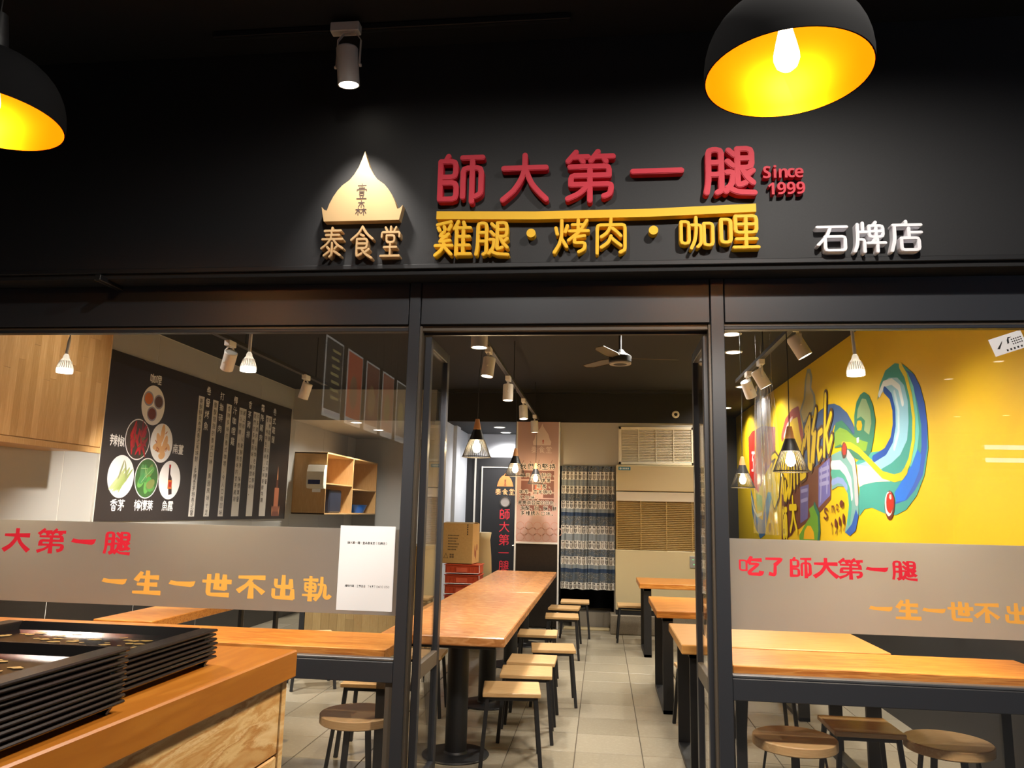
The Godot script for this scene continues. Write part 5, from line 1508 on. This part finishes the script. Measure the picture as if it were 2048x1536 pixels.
func back() -> void:
	# pink printed panel
	var pp := thing("pink_panel", "tall pink printed panel above a black panel beside the owl curtain", "wall panel", Vector3.ZERO)
	part("board", slab(-1.15, -0.585, 1.105, 2.72, -6.40, -6.35), M.pale_pink, pp)
	part("black_panel", slab(-1.15, -0.585, 0.02, 1.085, -6.40, -6.36), M.tile_dark, pp)
	for x in [-1.157, -0.578]:
		part("edge_trim", slab(x - 0.011, x + 0.011, 0.0, 2.72, -6.40, -6.34, 0.002), M.white, pp)
	part("edge_trim", slab(-1.15, -0.575, 1.083, 1.107, -6.40, -6.342, 0.002), M.white, pp)
	var b := Buf.new()
	var xf := on_back_wall(-6.35)
	tint(b, 190, 142, 128)
	for r in 3:
		for q in 5:
			for o in Geometry2D.offset_polyline(scaled(oval(Vector2(0, 0), 5.0, 5.0, 20), Vector2.ZERO, 100, 100), 0.4):
				b.area(scaled(o, Vector2(-1.09 + q * 0.115 + (r % 2) * 0.05, 1.17 + r * 0.075), 1, 1), 0.0006, xf)
				break
	# emblem and characters
	tint(b, 232, 210, 200)
	var half := [Vector2(0.0, 0.30), Vector2(0.012, 0.26), Vector2(0.05, 0.20), Vector2(0.085, 0.15), Vector2(0.105, 0.08), Vector2(0.125, 0.05), Vector2(0.118, 0.0)]
	var poly := PackedVector2Array()
	for h in half:
		poly.append(Vector2(-0.815 + h.x, 2.40 + h.y))
	for k in range(half.size() - 1, 0, -1):
		poly.append(Vector2(-0.815 - half[k].x, 2.40 + half[k].y))
	b.area(poly, 0.0008, xf)
	row(b, "泰食堂", Vector2(-0.92, 2.34), 0.09, Vector2(0.10, 0), 8.0, 0.0008, xf)
	tint(b, 190, 60, 48)
	ink(b, "壹", Vector2(-0.80, 2.45), 0.03, 0.05, 10.0, 0.0012, xf)
	# dark picture blocks behind the lines of writing
	for blk in [[-1.09, 1.935, -0.88, 2.055], [-0.865, 1.935, -0.645, 2.055], [-1.09, 1.77, -0.94, 1.92], [-0.925, 1.74, -0.80, 1.90], [-0.785, 1.77, -0.645, 1.92], [-1.09, 1.52, -0.87, 1.675], [-0.85, 1.52, -0.645, 1.675], [-1.09, 1.69, -0.96, 1.755], [-0.79, 1.69, -0.645, 1.755]]:
		tint(b, 116, 72, 64)
		b.area(rect(blk[0], blk[1], blk[2], blk[3]), 0.0007, xf)
	tint(b, 196, 92, 62)
	b.area(rect(-0.90, 1.76, -0.81, 1.86), 0.0010, xf)
	tint(b, 120, 84, 74)
	for q in [[-1.09, 2.13, -1.06, 2.19], [-0.86, 2.13, -0.85, 2.20], [-0.70, 2.13, -0.67, 2.20], [-0.95, 2.13, -0.97, 2.18]]:
		for o in Geometry2D.offset_polyline(PackedVector2Array([Vector2(q[0], q[1]) * 1000, Vector2(q[2], q[3]) * 1000]), 3.0):
			b.area(scaled(o, Vector2.ZERO, 0.1, 0.1), 0.0009, xf)
	for pass_ in 2:
		if pass_ == 0:
			tint(b, 240, 228, 218)
		else:
			tint(b, 40, 30, 30)
		var w := 23.0 if pass_ == 0 else 12.0
		var z := 0.0013 + pass_ * 0.0008
		row(b, "我們的堅持", Vector2(-1.065, 2.11), 0.082, Vector2(0.0985, 0), w, z, xf)
		var lines := [["以天、新鮮的、", -1.07, 1.995, 0.071], ["檸檬葉", -0.87, 1.925, 0.075], ["魚露、", -0.85, 1.845, 0.075], ["咖哩、香茅調味、", -1.085, 1.770, 0.064], ["不加味、", -1.085, 1.695, 0.075], ["是東南亞菜的特色、", -1.10, 1.625, 0.061], ["有酸、甜、鹹、鮮", -1.06, 1.553, 0.061], ["多種誘人口味。", -1.06, 1.485, 0.068]]
		for l in lines:
			row(b, l[0], Vector2(l[1], l[2]), 0.058, Vector2(l[3], 0), w, z, xf)
	part("print", b, M.print, pp)
	# door at the end of the corridor
	var d := structure("door_3", slab(-1.89, -1.30, 0.02, 2.18, -8.085, -8.06, 0.003), M.black)
	part("door_trim", slab(-1.905, -1.885, 0.0, 2.20, -8.085, -8.052), M.joint_light, d)
	part("door_trim", slab(-1.89, -1.29, 2.18, 2.195, -8.085, -8.052), M.joint_light, d)
	part("wall_strip", slab(-2.02, -1.995, 0.0, 2.34, -8.085, -8.06), M.joint_light, d)
	var db := Buf.new()
	var dx := on_back_wall(-8.06)
	tint(db, 214, 124, 62)
	var e2 := PackedVector2Array()
	var hh := [Vector2(0.0, 0.21), Vector2(0.015, 0.185), Vector2(0.06, 0.155), Vector2(0.09, 0.12), Vector2(0.115, 0.06), Vector2(0.13, 0.0)]
	for h in hh:
		e2.append(Vector2(-1.523 + h.x, 1.89 + h.y))
	for k in range(hh.size() - 1, 0, -1):
		e2.append(Vector2(-1.523 - hh[k].x, 1.89 + hh[k].y))
	db.area(e2, 0.0006, dx)
	tint(db, 70, 36, 22)
	ink(db, "壹", Vector2(-1.523, 1.975), 0.04, 0.05, 9.0, 0.0010, dx)
	ink(db, "森", Vector2(-1.523, 1.922), 0.04, 0.05, 9.0, 0.0010, dx)
	tint(db, 236, 170, 110)
	row(db, "泰食堂", Vector2(-1.632, 1.805), 0.095, Vector2(0.108, 0), 9.0, 0.0008, dx)
	tint(db, 214, 44, 56)
	row(db, "師大第一腿", Vector2(-1.522, 1.46), 0.162, Vector2(0, -0.198), 9.0, 0.0008, dx)
	part("print", db, M.print, d)
	var ring := Buf.new()
	ring.lathe([Vector2(0.07, 0.0), Vector2(0.07, 0.012), Vector2(0.088, 0.012), Vector2(0.09, 0.0)], 32, Transform3D(Basis(Vector3.RIGHT, Vector3.BACK, Vector3.DOWN), Vector3(-1.517, 1.648, -8.06)))
	part("porthole_ring", ring, M.chrome, d)
	var gl := Buf.new()
	gl.lathe([Vector2(0.0, 0.004), Vector2(0.07, 0.004)], 32, Transform3D(Basis(Vector3.RIGHT, Vector3.BACK, Vector3.DOWN), Vector3(-1.517, 1.648, -8.06)))
	part("porthole_pane", gl, plain(rgb(150, 140, 132), 0.2), d)
	var hd := Buf.new()
	hd.box(Vector3(-1.35, 0.98, -8.03), Vector3(0.09, 0.02, 0.02), 0.005)
	hd.box(Vector3(-1.325, 0.96, -8.045), Vector3(0.03, 0.10, 0.02), 0.004)
	part("door_handle", hd, M.chrome, d)
	for z in [-7.06, -7.8]:
		var q := thing("downlight", "round recessed downlight in the corridor ceiling, %s" % ("over its mouth" if z > -7.5 else "close to the dark door"), "downlight", Vector3(-1.5, 2.72, z), 0.0, "corridor downlights")
		var rb := Buf.new()
		rb.lathe([Vector2(0.07, 0.0), Vector2(0.07, -0.006), Vector2(0.084, -0.006), Vector2(0.086, 0.0)], 28)
		part("trim_ring", rb, M.white, q)
		var eb := Buf.new()
		eb.lathe([Vector2(0.0, -0.003), Vector2(0.07, -0.003)], 28)
		part("lamp_face", eb, M.downlight, q)
		beam_light(q, Vector3(0, -0.02, 0), Vector3(0, -1, 0), 3.0, Color(1.0, 0.98, 0.96), 74.0, 0.8, 0.06)
	# owl curtain in two halves
	var cloth := plain(Color.WHITE, 0.9)
	cloth.vertex_color_use_as_albedo = true
	var oc := thing("door_curtain", "blue and white banded curtain printed with rows of owls", "curtain", Vector3(0, 0, -6.36))
	for s in 2:
		var x0 := -0.542 + 0.354 * s
		part("cloth_half", curtain_half(x0, x0 + 0.350, 2.128, 0.515, s), cloth, oc)
	var rod := Buf.new()
	rod.tube([Vector3(-0.545, 2.115, -0.012), Vector3(0.165, 2.115, -0.012)], 0.008, 8)
	part("rod", rod, M.steel_black, oc)
	# step and mat in the passage behind the curtain
	single("tiled_step", "grey tiled step in the passage below the owl curtain", "step", slab(-0.40, 0.13, 0.0, 0.20, -7.1, -6.62, 0.003), plain(rgb(150, 142, 130), 0.5))
	single("floor_mat", "worn beige floor mat before the tiled step", "mat", slab(-0.50, 0.10, 0.001, 0.014, -6.60, -6.36, 0.003), plain(rgb(186, 168, 128), 0.9))
	# air conditioner
	var ac := thing("air_conditioner", "tall cream floor-standing air conditioner with slatted intake", "air conditioner", Vector3(0.006, 0, -6.37))
	part("lower_case", slab(0.168, 1.50, 0.30, 1.05, 0.0, 0.26, 0.008), M.cream, ac)
	var uc := part("upper_case", slab(0.178, 1.50, 1.80, 2.135, 0.0, 0.27, 0.008), M.cream, ac)
	part("band", slab(0.178, 1.50, 1.67, 1.79, 0.0, 0.262, 0.004), M.cream_white, ac)
	var ib := part("intake_back", slab(0.176, 1.50, 1.05, 1.67, 0.0, 0.20), M.louvre, ac)
	for k in 26:
		var lb := Buf.new()
		lb.box(Vector3(0.838, 1.065 + 0.0232 * k, 0.245), Vector3(1.32, 0.012, 0.02), 0.002, Basis(Vector3.RIGHT, 0.5))
		part("slat", lb, M.louvre, ib)
	for x in [0.185, 0.49, 0.815, 1.14, 1.465]:
		part("slat_divider", slab(x - 0.006, x + 0.006, 1.05, 1.67, 0.22, 0.262, 0.002), M.louvre, ib)
	var bg := part("badge", slab(0.205, 0.36, 2.065, 2.11, 0.27, 0.274, 0.001), plain(rgb(44, 120, 150), 0.4), uc)
	var bd := Buf.new()
	tint(bd, 200, 220, 228)
	bd.area(oval(Vector2(0.232, 2.0875), 0.014, 0.014, 16), 0.2745)
	for q in 4:
		bd.area(rect(0.258 + q * 0.022, 2.078, 0.274 + q * 0.022, 2.098), 0.2745)
	part("badge_print", bd, M.print, uc)
	part("plinth", slab(0.17, 1.50, 0.24, 0.30, 0.02, 0.24), M.steel_black, ac)
	var cp := part("control_box", slab(1.10, 1.24, 0.845, 0.995, 0.26, 0.275, 0.004), plain(rgb(150, 148, 142), 0.35), ac)
	var lamps := Buf.new()
	for q in [[-0.03, 0.03], [0.0, 0.03], [0.03, 0.03], [-0.02, -0.03], [0.03, -0.03]]:
		lamps.box(Vector3(1.17 + q[0], 0.92 + q[1], 0.277), Vector3(0.016, 0.012, 0.005), 0.001)
	part("indicator_light", lamps, glow(Color(0.4, 0.8, 0.55), 0.6), cp)
	var pl := single("concrete_plinth", "rough concrete plinth under the air conditioner", "plinth", slab(0.11, 1.5, 0.0, 0.24, -6.4, -6.08, 0.01), M.concrete)
	# return-air grille over it
	var gr := thing("air_grille", "white egg-crate air grille high on the grey back wall", "grille", Vector3(0.715, 2.412, -6.40))
	var fr := Buf.new()
	for s in [-1.0, 1.0]:
		fr.box(Vector3(0, s * 0.235, 0.02), Vector3(1.0, 0.04, 0.04), 0.006)
		fr.box(Vector3(s * 0.48, 0, 0.02), Vector3(0.04, 0.51, 0.04), 0.006)
	var gf := part("frame", fr, M.cream_white, gr)
	part("backing", slab(-0.47, 0.47, -0.22, 0.22, 0.0, 0.006), M.cream_white, gr)
	for k in 20:
		part("slat", slab(-0.46, 0.46, -0.207 + 0.0212 * k, -0.198 + 0.0212 * k, 0.018, 0.034), M.cream_white, gf)
	for x in [-0.23, 0.0, 0.23]:
		part("mullion", slab(x - 0.005, x + 0.005, -0.22, 0.22, 0.016, 0.040), M.cream_white, gf)
	var fine := Buf.new()
	for k in 44:
		fine.box(Vector3(-0.45 + 0.0209 * k, 0, 0.012), Vector3(0.005, 0.43, 0.008))
	var fo := part("fine_bars", fine, M.cream_white, gr)
	fo.set_meta("kind", "stuff")
	var pr := Buf.new()
	pr.lathe([Vector2(0.022, 0.0), Vector2(0.024, 0.02), Vector2(0.044, 0.018), Vector2(0.05, 0.0)], 28, Transform3D(Basis(Vector3.RIGHT, Vector3.BACK, Vector3.DOWN), Vector3.ZERO), true)
	single("pipe_collar", "small white ring-shaped pipe collar on the black bulkhead", "pipe collar", pr, M.cream_white, Vector3(0.98, 2.84, -6.38))


func curtain_half(x0: float, x1: float, top: float, bottom: float, s: int) -> Buf:
	# bands of the print from the top: end (share of the height), kind
	var bands := [[0.048, 0], [0.115, 1], [0.166, 2], [0.230, 1], [0.291, 0], [0.352, 1], [0.382, 2], [0.412, 3], [0.491, 0], [0.558, 1], [0.612, 2], [0.679, 1], [0.739, 0], [0.806, 1], [0.836, 2], [0.867, 3], [0.945, 0], [1.0, 1]]
	var b := Buf.new()
	b.tinted = true
	var nx := 96
	var ny := 400
	var h := top - bottom
	var grid := PackedVector3Array()
	for j in ny + 1:
		for i in nx + 1:
			var u := float(i) / nx
			var v := float(j) / ny
			var fold := 0.016 * sin(u * 17.0 + s * 2.0 + 1.2 * sin(v * 3.0)) * (0.35 + 0.65 * v) + 0.006 * sin(u * 41.0 + v * 5.0)
			grid.append(Vector3(lerpf(x0, x1, u) + (0.006 * v * (1 if s == 1 else -0.4)) * u, top - h * v + 0.004 * sin(u * 13.0) * v, fold))
	var noise := FastNoiseLite.new()
	noise.seed = 12
	noise.frequency = 0.09
	var pal := {"floral": rgb(84, 94, 106), "white": rgb(214, 210, 202), "grid": rgb(150, 160, 166), "navy": rgb(44, 62, 90)}
	for j in ny:
		var v := (j + 0.5) / ny
		var k := 0
		while bands[k][0] < v:
			k += 1
		var kind: int = bands[k][1]
		var v0: float = 0.0 if k == 0 else bands[k - 1][0]
		var bh: float = (bands[k][0] - v0) * h
		var y := (v - v0) * h
		for i in nx:
			var x := (i + 0.5) / nx * (x1 - x0)
			var c: Color
			if kind == 0:
				var q := noise.get_noise_2d(x * 900.0, (v * h) * 900.0 + s * 300)
				var clump := noise.get_noise_2d(x * 120.0 + 50.0, v * h * 160.0)
				c = pal.floral
				if clump > -0.05:
					c = rgb(70, 74, 80) if q < 0.0 else (rgb(196, 194, 188) if q > 0.42 else rgb(110, 112, 112))
			elif kind == 2:
				c = pal.grid.darkened(0.28) if (fmod(x, 0.012) < 0.004 or fmod(y, 0.012) < 0.004) else pal.grid
			elif kind == 3:
				c = pal.navy
			else:
				c = pal.white
				var cell := int(x / 0.0545)
				var lx := (fmod(x, 0.0545) - 0.02725) / 0.0195
				var ly := (y - bh * 0.54) / (bh * 0.40)
				var r := sqrt(lx * lx + ly * ly)
				var tone := fposmod(sin(cell * 12.9 + k * 7.7 + s * 3.1) * 43758.5, 1.0)
				if r < 1.0 or (absf(absf(lx) - 0.55) < 0.22 and ly < -0.7 and ly > -1.25):
					c = rgb(96, 92, 88).lerp(rgb(170, 160, 148), tone)
					if r > 0.82:
						c = rgb(60, 58, 58)
					var ex := (absf(lx) - 0.38) / 0.30
					var ey := (ly + 0.45) / 0.24
					var er := ex * ex + ey * ey
					if er < 0.25:
						c = rgb(36, 34, 34)
					elif er < 1.0:
						c = rgb(230, 226, 218)
					elif ly > 0.0 and absf(lx) < 0.5 and fmod(absf(ly) * 4.0 + lx, 1.0) < 0.45:
						c = c.lightened(0.4)
			b.paint = c.srgb_to_linear()
			var a := grid[j * (nx + 1) + i]
			var d := grid[j * (nx + 1) + i + 1]
			var e := grid[(j + 1) * (nx + 1) + i + 1]
			var f := grid[(j + 1) * (nx + 1) + i]
			var nn := (d - a).cross(f - a).normalized()
			if nn.z < 0:
				nn = -nn
			b.quad(a, d, e, f, nn)
	return b


func cone_pendant(at: Vector3, label: String, energy: float, hung := Vector3(0, 3.16, 0)) -> void:
	var t := thing("cone_pendant", label, "pendant lamp", at, 0.0, "cone pendants over the tables")
	var cap := Buf.new()
	cap.lathe([Vector2(0.028, 0.197), Vector2(0.0145, 0.272), Vector2(0.0, 0.274)], 24)
	part("wood_cap", cap, plain(rgb(206, 150, 96), 0.5), t)
	var cone := Buf.new()
	cone.lathe([Vector2(0.055, 0.123), Vector2(0.029, 0.197)], 28)
	part("upper_shade", cone, plain(rgb(40, 38, 36), 0.4), t)
	var cage := Buf.new()
	for k in 40:
		var a := TAU * k / 40
		var d := Vector3(cos(a), 0, sin(a))
		cage.bar(d * 0.1 + Vector3(0, 0.004, 0), d * 0.055 + Vector3(0, 0.124, 0), 0.0026, 0.0026)
	part("wire_cage", cage, plain(rgb(34, 32, 30), 0.4), t)
	var ring := Buf.new()
	ring.lathe([Vector2(0.097, 0.0), Vector2(0.103, 0.0), Vector2(0.103, 0.006), Vector2(0.097, 0.006), Vector2(0.097, 0.0)], 36)
	part("rim_ring", ring, plain(rgb(34, 32, 30), 0.4), t)
	var bulb := Buf.new()
	bulb.lathe([Vector2(0.0, 0.03), Vector2(0.018, 0.036), Vector2(0.029, 0.055), Vector2(0.03, 0.075), Vector2(0.02, 0.105), Vector2(0.013, 0.125)], 20, Transform3D.IDENTITY, true)
	part("bulb", bulb, M.bulb_hot, t)
	var cord := Buf.new()
	cord.tube([Vector3(0, 0.272, 0), Vector3(0.004, 0.6, 0), Vector3(hung.x - at.x if hung.x != 0.0 else 0.0, hung.y - at.y, 0)], 0.003, 6)
	part("cord", cord, M.steel_black, t)
	lamp_light(t, Vector3(0, 0.07, 0), energy, Color(1.0, 0.88, 0.68), 0.025)


func hung_bulb(at: Vector3, label: String, bend: float) -> void:
	var t := thing("hanging_reflector_lamp", label, "lamp", at, 0.0, "reflector lamps hung over the window bars")
	var b := Buf.new()
	b.lathe([Vector2(0.047, 0.004), Vector2(0.048, 0.02), Vector2(0.044, 0.045), Vector2(0.032, 0.075), Vector2(0.019, 0.095), Vector2(0.016, 0.11), Vector2(0.009, 0.122), Vector2(0.0, 0.123)], 28, Transform3D.IDENTITY, true)
	part("reflector", b, M.reflector, t)
	var ribs := Buf.new()
	for k in 24:
		var a := TAU * k / 24
		var d := Vector3(cos(a), 0, sin(a))
		ribs.bar(d * 0.046 + Vector3(0, 0.03, 0), d * 0.032 + Vector3(0, 0.076, 0), 0.003, 0.004)
	part("cooling_ribs", ribs, M.white, t)
	var e := Buf.new()
	e.lathe([Vector2(0.0, 0.0), Vector2(0.046, 0.002)], 28)
	part("lamp_face", e, M.lens, t)
	var cord := Buf.new()
	var pts := []
	for k in 10:
		var u := k / 9.0
		pts.append(Vector3(bend * sin(u * PI * 0.9) * (1.0 - u), lerpf(0.12, 3.16 - at.y, u), 0))
	cord.tube(pts, 0.0095, 10)
	part("cord", cord, M.white, t)
	beam_light(t, Vector3(0, -0.006, 0), Vector3(0, -1, 0), 4.6, Color(1.0, 0.88, 0.68), 44.0, 0.9, 0.04)


func track(at: Vector3, length: float, label: String) -> void:
	var t := thing("lighting_track", label, "track", at)
	part("rail", cube(0.034, 0.032, length, 0.003), M.steel_black, t)
	var edge := Buf.new()
	for s in [-1.0, 1.0]:
		edge.box(Vector3(s * 0.0155, -0.0165, 0), Vector3(0.003, 0.003, length))
	part("edge_strip", edge, M.frame_inner, t)
	for z in [-0.42, 0.0, 0.42]:
		var h := Buf.new()
		h.tube([Vector3(0, 0.016, z * length), Vector3(0, 3.16 - at.y, z * length)], 0.004, 6)
		part("hanger", h, M.steel_black, t)


func ceiling_things() -> void:
	var warm := Color(1.0, 0.97, 0.93)
	track(Vector3(-0.86, 2.74, -3.3), 5.7, "black suspended track running above the long tables")
	for a in [[-1.62, Vector3(-0.10, -1, 0.10), "first"], [-2.86, Vector3(0.0, -1, 0.05), "second"], [-4.26, Vector3(0.06, -1, 0.12), "third"], [-5.66, Vector3(0.05, -1, -0.05), "last"]]:
		track_spot(Vector3(-0.86, 2.705, a[0]), a[1], "white spotlight on the track above the long tables, %s from the door" % a[2], "spotlights above the long tables", 0.095, 0.15, 2.9, warm, 46.0, 0.09, 1.0)
	track_spot(Vector3(-0.735, 2.675, -0.42), Vector3(0, -1, 0.0), "white spotlight just inside the door head by the left leaf", "spotlights above the long tables", 0.1, 0.16, 3.2, warm, 46.0, 0.09, 1.0, 0.465)
	track(Vector3(-2.80, 2.74, -1.6), 3.6, "black suspended track before the dark menu board")
	track_spot(Vector3(-2.80, 2.705, -1.36), Vector3(-0.55, -1, -0.6), "white spotlight before the menu board aimed at its food pictures", "spotlights before the menu board", 0.095, 0.15, 10.0, warm, 46.0, 0.09, 1.0)
	track_spot(Vector3(-2.78, 2.705, -2.82), Vector3(-0.35, -1, -0.15), "white spotlight before the menu board aimed at its last columns", "spotlights before the menu board", 0.095, 0.15, 7.0, warm, 52.0, 0.09, 1.0)
	track(Vector3(1.24, 2.74, -2.0), 2.3, "black suspended track beside the painted yellow wall")
	for a in [[-0.92, Vector3(0.55, -1, 0.05), "nearest the window"], [-2.1, Vector3(0.55, -1, 0.0), "second from the window"], [-2.62, Vector3(0.45, -1, -0.5), "at the end of the track"]]:
		track_spot(Vector3(1.24, 2.705, a[0]), a[1], "white spotlight aimed at the yellow wall, %s" % a[2], "spotlights beside the yellow wall", 0.095, 0.15, 1.4, warm, 66.0, 0.09, 1.0)
	cone_pendant(Vector3(-0.886, 1.874, -1.35), "cone wire pendant over the long table, first from the door", 0.35, Vector3(-0.86, 2.724, 0))
	cone_pendant(Vector3(-0.845, 1.842, -3.45), "cone wire pendant over the joint of the long tables", 0.35, Vector3(-0.86, 2.724, 0))
	cone_pendant(Vector3(-0.86, 1.86, -5.95), "cone wire pendant over the far end of the long tables", 0.35, Vector3(-0.86, 2.724, 0))
	cone_pendant(Vector3(1.115, 1.77, -0.72), "cone wire pendant over the pale table by the right window", 0.35)
	cone_pendant(Vector3(1.22, 1.75, -2.9), "cone wire pendant over the second table on the right", 0.35, Vector3(1.24, 2.724, 0))
	hung_bulb(Vector3(-3.316, 2.285, -0.3), "white reflector lamp hung before the pale wood cupboard", 0.03)
	hung_bulb(Vector3(-2.12, 2.295, -0.3), "white reflector lamp hung before the menu board", 0.0)
	hung_bulb(Vector3(1.379, 2.275, -0.3), "white reflector lamp hung before the yellow wall", -0.02)
	for a in [[1.18, -3.04, 4.0, "over the second table on the right"], [1.33, -3.84, 4.0, "past the second table on the right"], [1.8, -6.0, 5.0, "added to light the far painting, between the air conditioner and the yellow wall"], [1.9, -8.0, 5.0, "added to light the end of the yellow wall from the alcove"], [-3.52, -6.6, 4.5, "over the near end of the shelf cupboard"], [-3.49, -7.6, 5.0, "over the middle of the shelf cupboard"], [0.35, -2.75, 6.0, "added out of view beside the fan to light the back wall"], [-3.3, -0.9, 1.2, "added to brighten the hanging cupboard"]]:  # far yellow wall, aisle and hanging cupboard lamps are unseen, added as fill
		var q := thing("downlight", "round recessed downlight in the ceiling, " + a[3], "downlight", Vector3(a[0], 3.16 if a[1] > -6.3 or a[0] > 0 else 2.72, a[1]), 0.0, "dining room downlights" if a[0] > -3.4 else "kitchen downlights")
		var rb := Buf.new()
		rb.lathe([Vector2(0.075, 0.0), Vector2(0.075, -0.006), Vector2(0.09, -0.006), Vector2(0.092, 0.0)], 28)
		part("trim_ring", rb, M.white, q)
		var eb := Buf.new()
		eb.lathe([Vector2(0.0, -0.003), Vector2(0.075, -0.003)], 28)
		part("lamp_face", eb, M.downlight, q)
		beam_light(q, Vector3(0, -0.02, 0), Vector3(0, -1, 0), a[2], Color(1.0, 0.97, 0.92), 76.0, 0.8, 0.06)
	# ceiling fan
	var f := thing("ceiling_fan", "black ceiling fan over the aisle", "fan", Vector3(0.155, 2.86, -2.7))
	var hub := Buf.new()
	hub.lathe([Vector2(0.0, -0.05), Vector2(0.085, -0.05), Vector2(0.10, -0.03), Vector2(0.10, 0.02), Vector2(0.05, 0.05), Vector2(0.025, 0.08), Vector2(0.0, 0.08)], 32)
	part("motor_housing", hub, M.steel_black, f)
	var rg := Buf.new()
	rg.lathe([Vector2(0.06, -0.052), Vector2(0.095, -0.052), Vector2(0.098, -0.040)], 32)
	part("trim_ring", rg, plain(rgb(150, 144, 136), 0.4), f)
	var rodb := Buf.new()
	rodb.tube([Vector3(0, 0.07, 0), Vector3(0, 0.30, 0)], 0.013, 10)
	part("rod", rodb, M.steel_black, f)
	for k in 3:
		var a := TAU * k / 3 + 0.15
		var blade := Buf.new()
		var turn := Basis(Vector3.UP, a)
		blade.prism(PackedVector2Array([Vector2(0.08, -0.03), Vector2(0.2, -0.06), Vector2(0.45, -0.055), Vector2(0.52, -0.02), Vector2(0.5, 0.04), Vector2(0.2, 0.05), Vector2(0.08, 0.03)]), 0.0, 0.006, Transform3D(turn * Basis(Vector3.RIGHT, -PI / 2 + 0.2), Vector3(0, 0.0, 0)))
		part("blade", blade, plain(rgb(92, 84, 70), 0.5), f)
